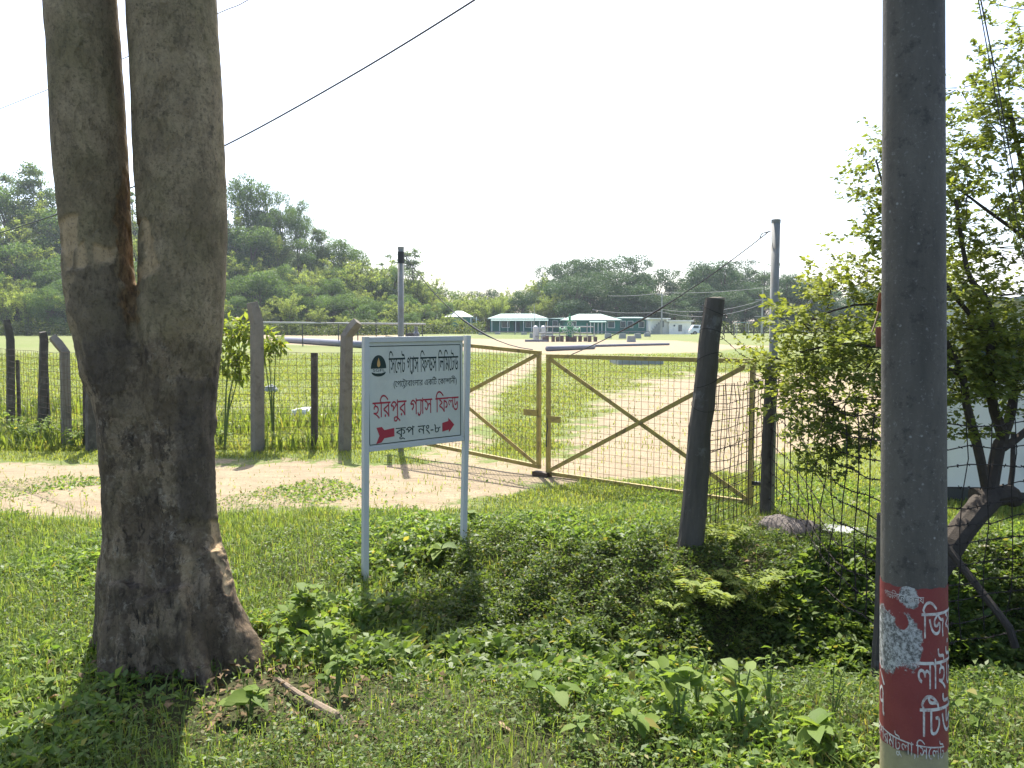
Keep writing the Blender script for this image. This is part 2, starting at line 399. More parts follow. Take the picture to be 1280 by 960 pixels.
GLYPHS = {'(':[81,[42,58,46,101,58,139,78,174,65,174,39,140,22,100,16,58,22,16,39,-24,65,-58,78,-58,58,-23,46,15]],
')':[81,[39,58,35,15,23,-23,3,-58,16,-58,42,-24,59,16,65,58,59,100,42,140,16,174,3,174,23,139,35,101]],
',':[55,[15,-30,31,-21,41,-8,44,7,42,19,36,28,26,31,19,29,13,24,12,16,13,9,17,4,24,3,24,-7,21,-17,15,-25]],
'-':[81,[71,67,10,67,10,44,71,44]],
'F':[117,[110,171,19,171,19,0,44,0,44,79,110,79,110,101,44,101,44,149,110,149]],
'G':[185,[168,84,111,84,111,62,144,62,144,27,120,21,107,20,71,29,47,51,38,85,47,118,70,142,104,150,124,148,145,143,165,134,165,158,142,167,123,171,104,173,57,161,25,130,13,84,24,40,56,9,103,-2,126,-1,147,4,168,12]],
'L':[123,[43,171,19,171,19,0,120,0,120,22,43,22]],
'S':[115,[100,161,87,167,75,171,62,173,34,167,16,151,10,127,29,92,65,69,84,41,81,31,72,23,56,20,40,23,25,31,11,45,11,14,26,5,41,-1,59,-2,83,4,100,20,107,44,87,83,52,106,33,131,36,141,46,148,60,151,72,149,85,144,100,133]],
'ং':[110,[31,79,61,56,78,38,94,18,106,-2,90,-10,69,18,47,42,39,49,29,56,18,62],[20,128,24,139,32,148,42,154,55,156,67,154,78,148,82,144,88,134,90,122,88,109,82,99,78,95,67,89,55,87,42,89,32,95,24,103,20,115],[37,116,42,108,50,104,60,104,68,108,71,112,73,122,71,131,68,135,60,139,50,139,42,134,39,131,37,126]],
'ই':[133,[90,156,89,162,85,170,81,173,70,175,41,175,26,177,15,181,3,192,-1,202,-3,215,-1,228,17,227,16,217,18,205,24,198,27,196,42,193,72,193,85,191,95,187,99,184,105,173,108,156],[73,124,83,122,100,114,106,108,110,102,115,88,116,81,114,69,110,58,102,49,91,42,76,37,59,35,62,38,69,36,94,25,111,15,127,4,135,-3,124,-16,87,9,70,19,34,33,12,39,15,56,32,52,63,51,79,55,85,58,93,66,96,75,95,88,92,95,87,100,71,107,62,108,47,106,41,103,39,101,37,96,39,85,20,81,18,89,18,102,23,112,27,116,38,122,52,125],[44,116,40,126,31,134,25,137,18,139,24,150,36,147,51,139,56,135,60,130,64,117],[135,156,135,138,-3,138,-3,156]],
'উ':[178,[127,156,125,167,118,173,107,175,62,175,47,177,36,181,24,192,20,202,18,215,20,228,38,227,37,217,40,203,44,198,63,193,110,193,123,191,132,187,139,181,143,173,145,162,145,156],[181,156,181,138,89,138,89,89,91,82,95,79,105,80,112,84,128,102,132,108,147,111,156,95,160,86,164,70,163,51,161,42,157,33,152,25,137,13,127,9,104,6,83,9,73,12,64,16,47,30,39,40,25,64,7,116,26,121,32,100,46,65,62,42,71,35,81,29,92,26,103,25,116,26,126,29,134,35,140,42,144,51,145,68,140,85,134,93,145,98,130,77,125,72,109,62,91,61,85,63,79,67,74,73,71,82,70,98,70,138,-3,138,-3,156]],
'এ':[190,[134,157,145,155,157,149,164,139,166,134,167,123,167,0,148,0,145,9,137,18,129,21,120,22,56,18,37,23,26,31,21,36,17,42,14,50,12,59,13,82,15,94,34,92,32,83,31,63,32,57,34,52,43,42,51,38,69,36,107,40,122,40,139,35,148,27,148,116,144,134,139,138,123,139,111,135,101,129,93,121,87,112,83,98,85,91,94,86,109,87,110,70,104,68,86,68,79,71,73,75,68,81,65,89,64,105,66,112,72,125,83,138,96,148,103,152,111,155]],
'ক':[202,[204,156,204,138,123,138,123,0,104,0,92,19,84,28,65,43,54,50,43,55,31,59,19,61,9,85,25,94,74,117,109,129,104,119,104,138,-3,138,-3,156],[104,117,109,110,83,100,56,88,33,76,42,74,61,66,80,54,89,47,102,31,107,23,105,22,104,47],[190,67,189,61,187,56,181,48,176,44,164,40,149,40,142,41,143,59,152,58,164,60,169,66,171,74,169,82,165,90,158,97,135,107,120,110,121,128,145,123,156,119,174,107,181,99,186,91,189,82]],
'গ':[164,[121,0,121,106,126,91,105,118,91,131,76,138,66,139,57,138,50,136,44,132,34,122,30,116,37,120,48,122,67,120,77,114,83,106,87,92,82,74,77,66,69,58,46,43,33,61,42,65,49,70,57,74,62,79,67,91,65,98,59,103,42,104,26,98,6,115,16,130,28,143,34,148,48,155,56,157,72,157,87,153,107,140,127,118,122,121,121,172,134,172,140,156,167,156,167,138,140,138,140,0]],
'জ':[229,[91,16,81,18,63,25,47,38,39,46,25,69,7,116,26,121,38,85,45,71,61,50,79,39,90,36,101,35,122,38,129,43,134,49,137,57,139,67,137,80,133,90,148,90,128,73,111,66,98,64,86,66,76,71,69,79,66,84,65,103,68,111,72,118,79,126,87,132,99,138,-3,138,-3,156,232,156,232,138,143,138,134,139,110,127,91,112,85,103,84,91,88,85,94,82,103,82,114,86,131,99,152,91,157,74,158,64,157,55,152,40,147,33,141,27,134,23,124,19,113,16],[200,43,206,12,209,3,190,-2,183,27,181,46,181,64,183,79,189,97,166,99,148,105,134,115,128,121,123,128,119,136,138,140,144,131,152,123,171,116,195,115,202,116,211,98,203,76,201,68]],
'ট':[142,[144,156,144,138,43,138,43,45,47,29,51,26,61,24,74,26,85,32,95,41,103,51,108,63,110,75,108,84,106,87,98,91,86,91,79,89,77,107,86,109,97,110,109,108,114,106,122,100,127,90,129,83,128,66,126,56,117,38,104,24,91,14,76,8,54,6,36,13,30,19,26,27,24,39,24,138,-3,138,-3,156],[99,156,98,162,94,170,90,173,79,175,45,175,30,177,19,181,11,188,5,197,3,202,2,221,3,228,21,227,20,217,22,205,28,198,31,196,46,193,82,193,95,191,104,187,108,184,113,177,116,168,117,156]],
'ড':[178,[181,156,181,138,89,138,89,89,91,82,95,79,105,80,112,84,128,102,132,108,147,111,156,95,160,86,164,70,163,51,161,42,157,33,152,25,137,13,127,9,104,6,83,9,73,12,64,16,47,30,39,40,25,64,7,116,26,121,32,100,46,65,62,42,71,35,81,29,92,26,103,25,116,26,126,29,134,35,140,42,144,51,145,68,140,85,134,93,145,98,130,77,125,72,109,62,91,61,85,63,79,67,74,73,71,82,70,98,70,138,-3,138,-3,156]],
'ন':[151,[154,156,154,138,127,138,127,0,108,0,108,61,112,47,94,68,81,78,67,85,54,88,43,86,38,83,35,79,32,69,34,59,41,52,54,46,44,28,35,33,20,45,15,53,12,61,12,77,14,84,17,90,27,99,32,102,51,106,67,104,82,98,101,84,113,71,109,70,108,93,108,138,-3,138,-3,156]],
'প':[179,[182,156,182,138,155,138,155,0,136,0,136,99,142,83,123,109,107,126,102,130,86,138,68,139,56,135,46,129,29,112,35,115,44,116,59,113,65,108,69,103,72,89,71,80,66,82,115,129,128,116,57,49,42,62,62,82,53,71,46,66,54,78,55,86,53,93,51,96,48,98,40,100,32,99,25,95,6,113,19,129,33,142,48,152,64,157,82,157,98,152,113,143,127,129,142,110,137,112,136,172,149,172,155,156]],
'ফ':[210,[212,156,212,138,33,138,50,132,80,112,84,108,85,94,47,76,31,66,29,71,41,68,72,56,81,51,97,39,112,25,111,43,111,128,132,127,158,121,172,114,185,104,192,94,198,78,198,67,197,61,195,56,184,44,172,40,156,40,149,41,151,59,154,58,172,60,177,66,179,74,177,82,173,90,166,97,156,102,144,106,131,109,131,0,111,0,97,17,89,25,70,37,48,47,21,53,12,76,28,86,63,104,32,120,12,126,20,143,20,138,-3,138,-3,156]],
'ব':[149,[152,156,152,138,125,138,125,0,106,0,94,19,76,36,66,43,44,54,32,58,19,61,9,85,42,103,94,125,112,131,106,121,106,138,-3,138,-3,156],[106,119,111,112,58,90,33,76,42,74,71,61,90,48,98,40,110,22,107,22,106,47]],
'ম':[156,[158,156,158,138,132,138,132,0,113,0,113,34,117,21,93,52,81,63,74,67,59,70,53,70,43,66,40,62,38,57,37,51,40,41,43,37,61,28,55,9,46,12,33,20,23,30,18,40,16,52,17,60,22,72,32,81,37,84,50,88,65,88,74,86,82,83,96,74,108,62,118,47,114,47,113,70,113,138,-3,138,-3,156],[75,78,74,75,55,81,53,97,47,109,42,114,29,120,10,124,13,142,24,138,39,136,57,127,62,123,65,117,69,112,73,98]],
'য':[157,[159,156,159,138,133,138,133,0,114,0,99,17,90,25,61,43,49,47,21,53,12,76,28,86,63,104,32,120,12,126,20,143,20,138,-3,138,-3,156],[114,138,34,138,50,132,80,112,84,108,85,94,47,76,31,66,28,70,42,68,66,60,86,49,95,43,118,21,114,20]],
'র':[149,[152,156,152,138,125,138,125,0,106,0,94,19,76,36,66,43,44,54,32,58,19,61,9,85,42,103,94,125,112,131,106,121,106,138,-3,138,-3,156],[106,119,111,112,58,90,33,76,42,74,71,61,90,48,98,40,110,22,107,22,106,47],[46,-2,39,0,33,5,31,13,33,21,42,28,50,28,57,24,61,17,61,9,54,0]],
'ল':[183,[185,156,185,138,159,138,159,0,140,0,140,84,141,77,138,82,130,90,125,93,116,95,106,92,102,88,100,81,100,68,84,67,81,79,75,88,67,95,63,97,53,99,42,96,36,92,32,83,33,73,35,67,39,62,60,50,54,32,39,38,32,42,21,52,17,58,12,72,12,87,14,94,21,104,26,109,38,115,52,117,75,112,87,103,92,96,89,96,91,101,94,105,103,111,113,113,124,111,133,107,143,99,141,96,140,138,-3,138,-3,156]],
'শ':[169,[172,156,172,138,146,138,146,0,126,0,126,128,128,133,126,152,126,172,140,172,146,156],[97,157,103,156,114,151,123,143,131,133,134,127,133,101,121,121,114,129,107,135,99,138,91,139,79,137,75,134,70,124,69,118,70,111,77,101,92,95,103,94,102,75,91,76,82,78,68,86,63,91,56,103,54,111,54,127,56,134,63,146,67,150,84,157],[26,157,39,153,45,150,55,140,58,133,60,125,61,115,56,96,52,90,40,81,33,78,14,75,12,94,27,96,36,100,40,103,44,110,45,123,39,133,34,136,19,139,0,136,-2,155,9,157]],
'স':[171,[173,156,173,138,147,138,147,0,128,0,128,88,133,73,120,88,113,93,107,94,100,90,70,42,62,35,58,33,43,32,38,33,26,40,13,54,9,61,24,70,32,58,38,52,48,51,53,53,62,62,86,103,95,110,99,112,109,112,119,108,134,94,129,93,128,138,-3,138,-3,156],[68,68,63,95,54,110,49,114,37,119,10,124,13,143,27,138,51,132,66,123,75,109,79,89]],
'হ':[133,[73,124,83,122,100,114,106,108,110,102,115,88,116,81,114,69,110,58,102,49,91,42,76,37,59,35,62,38,69,36,94,25,111,15,127,4,135,-3,124,-16,87,9,70,19,34,33,12,39,15,56,32,52,63,51,79,55,85,58,93,66,96,75,95,88,92,95,87,100,71,107,62,108,47,106,41,103,39,101,37,96,39,85,20,81,18,89,18,102,23,112,27,116,38,122,52,125],[44,116,40,126,31,134,25,137,18,139,24,150,36,147,51,139,56,135,60,130,64,117],[135,156,135,138,-3,138,-3,156]],
'া':[67,[69,156,69,138,43,138,43,0,24,0,24,117,15,132,5,137,-3,138,-3,156,9,154,14,152,18,149,24,140,24,172,37,172,43,156]],
'ি':[67,[69,156,69,138,43,138,43,0,24,0,24,138,-3,138,-3,156,21,156,12,166,5,176,23,203,38,217,46,222,56,226,66,228,87,229,112,224,128,217,151,202,176,183,166,169,135,193,117,203,100,209,81,211,65,209,51,203,40,193,35,187,27,173,32,165,40,156]],
'ী':[67,[69,138,43,138,43,0,24,0,24,138,-3,138,-3,156,24,156,22,166,19,175,15,183,10,190,-4,200,-12,204,-21,207,-41,211,-72,212,-100,208,-108,204,-111,198,-110,195,-108,193,-105,192,-91,191,-67,191,-46,189,-41,187,-31,178,-27,170,-25,160,-25,154,-42,154,-43,164,-47,170,-51,172,-64,173,-95,173,-111,175,-119,178,-126,184,-130,194,-128,206,-123,214,-114,221,-101,225,-85,228,-65,229,-33,227,-7,221,14,211,29,197,39,179,44,156,69,156]],
'ু':[0,[-72,-67,-86,-64,-100,-55,-103,-50,-106,-38,-104,-30,-101,-23,-96,-17,-88,-13,-69,-10,-58,-10,-48,-12,-39,-15,-9,-31,22,-54,11,-68,-10,-51,-37,-34,-62,-26,-75,-26,-80,-27,-86,-32,-88,-38,-86,-46,-76,-51,-66,-51,-57,-47,-50,-41,-46,-34,-44,-26,-43,-15,-43,2,-24,2,-25,-28,-29,-40,-32,-46,-40,-56,-46,-61,-53,-64]],
'ূ':[0,[-49,-60,-59,-58,-64,-56,-72,-49,-75,-45,-77,-34,-76,-27,-73,-20,-60,-12,-43,-9,-43,2,-24,2,-24,-14,-32,-26,-46,-25,-51,-26,-57,-29,-59,-35,-57,-40,-52,-44,-45,-45,-32,-43,-20,-36,-10,-26,16,-39,41,-55,30,-68,12,-55,-6,-46,-9,-49,-13,-51,-16,-54,-29,-59]],
'ে':[87,[89,156,89,138,84,138,73,134,61,126,50,115,41,101,37,93,34,84,32,66,34,45,37,37,41,30,46,25,56,19,67,17,77,19,87,23,96,8,87,2,71,-1,56,0,47,2,38,7,31,13,24,21,19,30,15,41,13,52,12,65,13,78,16,91,20,102,26,113,33,122,41,130,50,137,60,143,70,147,54,139,33,138,-3,138,-3,156]],
'্':[0,[-34,-4,28,-54,17,-67,-47,-20]],
'৭':[148,[96,75,108,72,94,66,74,62,52,63,40,67,30,73,23,81,19,91,18,110,22,124,30,135,41,145,53,152,74,156,86,155,100,149,107,143,112,135,115,114,115,29,117,24,121,21,132,19,130,0,115,2,105,6,101,10,97,18,96,31],[79,81,90,84,95,87,101,89,96,85,96,110,95,124,90,133,84,137,74,138,66,137,57,133,46,124,41,116,38,107,39,94,41,89,46,85,58,81]],
'৮':[148,[53,0,39,5,30,13,24,26,23,41,23,124,22,130,19,134,14,136,6,137,8,156,28,153,37,146,39,143,42,130,42,89,56,93,67,94,80,93,92,90,108,90,122,95,128,105,147,96,141,86,134,79,121,74,105,73,100,74,105,78,109,71,112,58,111,43,109,33,100,17,86,6,78,3,69,1],[65,18,70,19,78,23,89,36,92,49,92,59,89,67,83,73,72,76,54,75,42,70,42,33,46,23,53,18]]}

# ---------------------------------------------------------------- lettering
def glyph_tris(ch, cache={}):
    """triangles of one glyph: contours may cross, so fill by winding number"""
    if ch not in cache:
        d = GLYPHS[ch]; cs = [[Vector((c[i] / 250, c[i + 1] / 250)) for i in range(0, len(c), 2)] for c in d[1:]]
        vs_, es = [], []
        for c in cs:
            n0 = len(vs_); vs_ += c; es += [(n0 + i, n0 + (i + 1) % len(c)) for i in range(len(c))]
        ov, oe, of = delaunay_2d_cdt(vs_, es, [], 0, 1e-5)[:3]
        tris = []
        for f in of:
            m = sum((ov[i] for i in f), Vector((0, 0))) / len(f); wn_ = 0
            for c in cs:
                for i in range(len(c)):
                    a, b = c[i - 1], c[i]; cr = (b.x - a.x) * (m.y - a.y) - (m.x - a.x) * (b.y - a.y)
                    if a.y <= m.y < b.y and cr > 0: wn_ += 1
                    elif b.y <= m.y < a.y and cr < 0: wn_ -= 1
            if wn_: tris.append(tuple(f))
        cache[ch] = ([(ov, tris)], None, d[0] / 250, cs)
    return cache[ch]
YA = 'Y'          # joined ya stroke
def ya_pts():
    return [[(0.02, .56), (.30, .56), (.30, .62), (.02, .62)],
            [(.23, .62), (.30, .62), (.30, .12), (.24, -.02), (.13, -.10), (.02, -.06), (-.03, .06), (.04, .09), (.09, .01), (.15, .0), (.20, .06), (.23, .16)]]
RA = [[(.05, -.20), (.10, -.25), (.50, .0), (.48, .06), (.30, -.02)]]
def layout(items):
    """items: string pieces; returns list of (verts2d, tris) in em units and the width"""
    out = []; x = 0
    def put(ch, dx=0, dy=0, sx=1, sy=1):
        pc, _, adv, cs = glyph_tris(ch)
        for v, t in pc: out.append(([(x + dx + p.x * sx, dy + p.y * sy) for p in v], t))
        return adv * sx
    def poly(pl):
        for q in pl:
            t = tessellate_polygon([[Vector((a, b, 0)) for a, b in q]]); out.append(([(x + a, b) for a, b in q], t))
    for it in items:
        if it == ' ': x += .30
        elif it == 'ya': poly(ya_pts()); x += .29
        elif it == 'lda':                       # joined la + dda
            x += put('ল', 0, .155, .70, .75) * .82; x += put('ড', -.08, 0, .85, 1) - .08
        elif it == 'mpa':
            x += put('ম', 0, .20, .72, .68) * .85; x += put('প', -.05, 0, .8, 1) - .05
        elif it == 'tra': poly(RA); x += put('ট')
        elif it == 'pu':
            a = put('প'); x += a; put('ু', 0, .03, 1.05, 1); 
        elif it == 'ku':
            a = put('ক'); x += a; put('ূ', -.22, .02, 1, 1)
        elif it == 'yy':                        # ya with dot
            a = put('য'); out.append(([(x + .18, -.2), (x + .30, -.2), (x + .30, -.09), (x + .18, -.09)], [(0, 1, 2), (0, 2, 3)])); x += a
        else: x += put(it)
    return out, x
LINE1 = ['ি','স','ে','ল','ট',' ','গ','ya','া','স',' ','ি','ফ','lda','স',' ','ি','ল','ি','ম','ে','ট','ড']
LINE2 = ['(','ে','প','ে','tra','া','ব','া','ং','ল','া','র',' ','এ','ক','ি','ট',' ','ে','ক','া','mpa','া','ন','ী',')']
LINE3 = ['হ','ি','র','pu','র',' ','গ','ya','া','স',' ','ি','ফ','lda']
LINE4 = ['ku','প',' ','ন','ং','-','৮']
def letters(name, items, mat, parent, org, ux, uy, un, width, em_h, x0, y0, th=.0012):
    """flat lettering: headline (0.62 em) at y0, body height em_h, total width"""
    L, w = layout(items); kx = width / w; ky = em_h / .62; mb = MB()
    for j, (v, t) in enumerate(L):
        off = th + (j % 5) * .00015
        mb.add([org + ux * (x0 + a * kx) + uy * (y0 - em_h + b * ky) + un * off for a, b in v], [tuple(q) for q in t])
    me = bpy.data.meshes.new(name); me.from_pydata(mb.v, [], mb.f); me.update()
    me.transform(world_of(parent).inverted()); return link(name, me, mat, parent)

# ---------------------------------------------------------------- big forked tree, left
TY = 4.12
def tp(px, py, dy=0): 
    return P(px, py, TY + dy)
PXM = TY / F                                   # metres per pixel at the trunk
tree = empty('forked_tree', (tp(225, 835).x, TY, gz1(tp(225, 835).x, TY) - .05), 'large forked tree with two thick grey trunks and peeled bark', 'tree')
mb = MB(); rnd = random.Random(5)
def stem(pts):
    P_ = [tp(a, b, d) for a, b, r, d in pts]; rs = [r * PXM for a, b, r, d in pts]
    # smooth resample
    Q_, qr = [], []
    for i in range(len(P_) - 1):
        for k in range(4):
            t = k / 4; p0, p1, p2, p3 = P_[max(i-1,0)], P_[i], P_[i+1], P_[min(i+2,len(P_)-1)]
            Q_.append(.5 * ((2*p1) + (p2-p0)*t + (2*p0-5*p1+4*p2-p3)*t*t + (3*p1-p0-3*p2+p3)*t**3)); qr.append(rs[i] * (1 - t) + rs[i + 1] * t)
    Q_.append(P_[-1]); qr.append(rs[-1]); mb.tube(Q_, qr, 20)
stem([(150,-760,30,.25),(172,-420,40,.2),(205,-160,50,.1),(215,0,52.5,0),(222,110,52.5,0),(225,200,51.5,0),(228,300,51.5,0),(226,400,54,0),(220,480,49,0),(218,560,48,0),(219,640,49,0),(227,720,57,0),(240,800,74,0),(247,845,88,0),(250,880,98,0)])
stem([(20,-720,24,-.2),(60,-380,33,-.15),(92,-120,39,-.08),(101,0,40,-.06),(109,120,41,-.05),(113,200,40.5,-.04),(121,300,40,-.03),(129,380,41.5,-.02),(150,450,45,0),(171,520,42,0),(176,600,43,0),(176,680,43,0),(175,760,46,0),(172,830,52,-.03),(168,880,56,-.05)])
stem([(192,430,50,.05),(200,560,54,.05),(204,680,58,.06),(212,800,74,.06),(215,880,85,.06)])
for pts in ([(250,690,30,-.05),(272,765,32,-.08),(300,815,24,-.12),(325,848,13,-.16),(345,868,6,-.18)],
            [(170,730,30,-.14),(160,800,30,-.2),(146,842,20,-.27),(135,862,8,-.33)],
            [(215,740,32,-.17),(228,806,28,-.26),(250,846,15,-.36),(270,870,7,-.44)],
            [(160,640,18,.06),(150,710,24,.06),(138,780,24,.06),(118,820,14,.04),(100,850,6,0)],
            [(190,750,26,-.17),(188,815,24,-.24),(186,856,10,-.33)],
            [(240,740,30,.2),(270,800,28,.35),(300,840,12,.5)]):
    stem(pts)
# limbs above the frame
crown_pts = []
def limb(px, py, d, n, spread, L, r):
    p = tp(px, py, d); 
    for i in range(n):
        a = 6.283 * i / n + rnd.uniform(-.4, .4); q = [p]; dr = Vector((math.cos(a) * spread, math.sin(a) * spread, 1)).normalized()
        for k in range(4):
            dr = (dr + Vector((rnd.uniform(-.3,.3), rnd.uniform(-.3,.3), rnd.uniform(-.05,.25)))).normalized(); q.append(q[-1] + dr * L / 4); 
            if k > 0: crown_pts.append(q[-1])
        mb.tube(q, [r, r * .75, r * .55, r * .38, r * .2], 8)
limb(152, -730, .25, 4, .9, 2.6, .10); limb(22, -700, -.2, 4, 1.0, 2.4, .08); limb(172, -430, .2, 2, 1.4, 2.2, .07)
me = mb.mesh('trunk')
tmp = bpy.data.objects.new('tmp', me); COL.objects.link(tmp)
md = tmp.modifiers.new('r', 'REMESH'); md.mode = 'VOXEL'; md.voxel_size = .0105
md2 = tmp.modifiers.new('s', 'SMOOTH'); md2.factor = .6; md2.iterations = 9
bpy.context.view_layer.update()
dg = bpy.context.evaluated_depsgraph_get()
trunk_me = bpy.data.meshes.new_from_object(tmp.evaluated_get(dg)); bpy.data.objects.remove(tmp)
n = len(trunk_me.vertices); V = np.empty(n * 3, np.float32); trunk_me.vertices.foreach_get('co', V); V = V.reshape(-1, 3)
Nn = np.empty(n * 3, np.float32); trunk_me.vertices.foreach_get('normal', Nn); Nn = Nn.reshape(-1, 3)
tx, ty = project(V)
front = Nn[:, 1] < .25
def fbm(Vv, s, o=4, seed=0.0):
    out = np.zeros(len(Vv)); a = 1
    for k in range(o):
        out += a * nz(Vv[:,0] * 1.0 + Vv[:,1] * .7 + seed, Vv[:,2] + Vv[:,1] * .5, s * 2 ** k, 60 + k + int(seed * 7)); a *= .55
    return out
rough_m = sstep(330, 470, ty)                    # rougher lower down
rough_m = .25 + .75 * rough_m
disp = fbm(V * [1, 1, .35], 9, 4) * .015 * rough_m + fbm(V, 28, 3, 1.0) * .0055 * rough_m + fbm(V, 3.5, 2, 2.0) * .012
def inpoly(poly, jit=4, seed=0.0):
    jx = tx + fbm(V, 30, 3, seed + .3) * jit; jy = ty + fbm(V, 26, 3, seed + .7) * jit * 1.5
    return sstep(-2.5, 2.5, poly_sd(jx, jy, poly)) * front
peel = np.zeros(n); rawm = np.zeros(n); plate = np.zeros(n)
for k, poly in enumerate(([(76,268),(82,262),(93,264),(97,280),(97,300),(93,322),(88,334),(80,333),(77,300)],
        [(95,315),(104,300),(108,318),(112,330),(97,334)], [(112,318),(118,309),(143,308),(146,326),(140,332),(128,331),(114,330)],
        [(177,276),(183,272),(186,286),(178,290)], [(177,294),(190,291),(192,302),(190,318),(196,340),(186,342),(180,346),(175,335)],
        [(265,652),(275,652),(279,690),(287,722),(292,738),(283,740),(274,712),(268,682)])):
    peel = np.maximum(peel, inpoly(poly, 5.0, k * .37))
peel = np.maximum(peel, .35 * inpoly([(224,672),(236,690),(240,720),(232,770),(226,740)], 5, 1.9))
rawm = inpoly([(148,215),(160,210),(166,300),(172,360),(170,400),(160,408),(150,372),(150,325),(144,290)], 6, 2.3)
plate = np.maximum(inpoly([(222,474),(279,470),(279,560),(276,652),(222,652),(219,560)], 3, 3.1), .9 * inpoly([(84,332),(146,332),(165,420),(160,480),(128,500),(105,440),(88,390)], 7, 3.7))
disp -= (.010 * peel + .006 * rawm * (1 + fbm(V, 40, 2, 5.0))) 
disp += .006 * plate
# seam between the trunks below the fork and flutes in the root flare
seam = np.exp(-((tx - (168 + (ty - 420) * .12)) / 5) ** 2) * sstep(380, 430, ty) * sstep(830, 760, ty) * front
disp -= .018 * seam
disp += .012 * np.sin((tx - 200) * .22 + fbm(V, 6, 2, 8.0) * 2) * sstep(640, 800, ty)
V = V + Nn * disp[:, None]
trunk_me.vertices.foreach_set('co', V.ravel().astype(np.float32))
a = trunk_me.attributes.new('Col', 'FLOAT_COLOR', 'POINT')
low = sstep(360, 480, ty)
a.data.foreach_set('color', np.c_[peel, rawm, plate, low].astype(np.float32).ravel())
bk = MT('forked_tree_bark', .9, .2)
bat = bk.sep(bk.attr('Col')); blow = bk.attr('Col', 'Alpha')
vst = bk.co('Object', (1, 1, .45))
upper = bk.mix(bk.cn(6, .3, .7), (.26, .205, .135), (.45, .375, .265))
upper = bk.mix(bk.math('MULTIPLY', bk.cn(42, .45, .66), .6), upper, (.17, .145, .105))
upper = bk.mix(bk.math('MULTIPLY', bk.cn(17, .57, .63), .75), upper, (.13, .11, .08))
upper = bk.mix(bk.math('MULTIPLY', bk.cn(2.6, .45, .62, 4), .55), upper, (.20, .18, .10))
upper = bk.mix(bk.math('MULTIPLY', bk.cn(4.2, .48, .58, 8, .75, bk.co('Object', (1, 1, .6))), .45), upper, (.13, .105, .075))
lower = bk.mix(bk.cn(11, .32, .66, vec=vst), (.085, .062, .044), (.38, .30, .215))
dv_ = bk.n('VectorMath', operation='MULTIPLY_ADD'); bk.l(bk.noise(13, 6, .7, out=1), dv_.inputs[0]); dv_.inputs[1].default_value = (.16, .16, .16); bk.l(vst, dv_.inputs[2])
pl_ = bk.sep(bk.vor(13, dv_.outputs[0], out=1))
lower = bk.mix(bk.math('MULTIPLY', bk.ramp(pl_[0], [(.55, 0), (.58, 1)]), .55), lower, (.34, .275, .20))
lower = bk.mix(bk.math('MULTIPLY', bk.ramp(pl_[1], [(.66, 0), (.69, 1)]), .65), lower, (.07, .054, .042))
lower = bk.mix(bk.math('MULTIPLY', bk.math('MULTIPLY', bk.cn(33, .5, .6, dist=.8), bk.cn(6, .42, .58)), .8), lower, (.36, .325, .27))
lower = bk.mix(bk.cn(21, .54, .62, vec=vst, dist=.6), lower, (.045, .038, .032))
lower = bk.mix(bk.math('MULTIPLY', bk.cn(3.5, .5, .56, 8, .7), .6), lower, (.20, .165, .11))
lower = bk.mix(bk.math('MULTIPLY', bk.cn(5.5, .50, .55, 8, .75, vst), .6), lower, (.06, .046, .036))
bm_ = bk.ramp(bk.math('ADD', blow, bk.math('MULTIPLY', bk.math('SUBTRACT', bk.noise(5, 6, .7), .5), 1.3)), [(.42, 0), (.6, 1)])
cc = bk.mix(bm_, upper, lower)
cc = bk.mix(bk.math('MULTIPLY', bat[2], .62), cc, bk.mix(bk.noise(16, 8, .75, vst), (.045, .038, .032), (.16, .135, .115)))
cc = bk.mix(bk.math('MULTIPLY', bat[1], .85), cc, bk.mix(bk.ramp(bk.noise(30, 6, .7, vst), [(.4, 0), (.62, 1)]), (.34, .23, .12), (.12, .08, .05)))
cc = bk.mix(bk.math('MULTIPLY', bat[0], .9), cc, bk.mix(bk.noise(22, 5, .6, vst), (.44, .33, .20), (.60, .47, .32)))
cc = bk.mix(bk.math('MULTIPLY', bk.cn(75, .52, .66), .55), cc, (.05, .042, .034))
cc = bk.mix(1.0, cc, (1.08, 1.0, .86), 'MULTIPLY')
bk.base(cc)
bk.bump(bk.math('ADD', bk.noise(32, 10, .8, vst), bk.math('MULTIPLY', bk.cn(24, .54, .62, vec=vst, dist=.6), -.25)), 1.0, .022)
add_np('trunk', trunk_me, bk.m, tree, smooth=True)

# ---------------------------------------------------------------- leaf tools
rng = np.random.RandomState(11)
def unit(v): return v / np.maximum(np.linalg.norm(v, axis=1, keepdims=True), 1e-9)
def leaf_quads(Pb, D, Lh, W, col, droop=.25, roll=.7, seed=0):
    r = np.random.RandomState(seed); n = len(Pb); D = unit(D)
    up = np.tile([0, 0, 1.0], (n, 1)) + r.normal(0, roll, (n, 3))
    S = unit(np.cross(D, up)); Nf = np.cross(S, D)
    Lh = np.asarray(Lh).reshape(-1, 1) * np.ones((n, 1)); W = np.asarray(W).reshape(-1, 1) * np.ones((n, 1))
    mid = Pb + D * Lh * .45 + Nf * Lh * droop * .25
    tip = Pb + D * Lh - Nf * Lh * droop * .3
    Vv = np.stack([Pb, mid + S * W / 2, tip, mid - S * W / 2], 1).reshape(-1, 3)
    return Vv, np.arange(n * 4).reshape(n, 4), np.repeat(col, 4, 0)
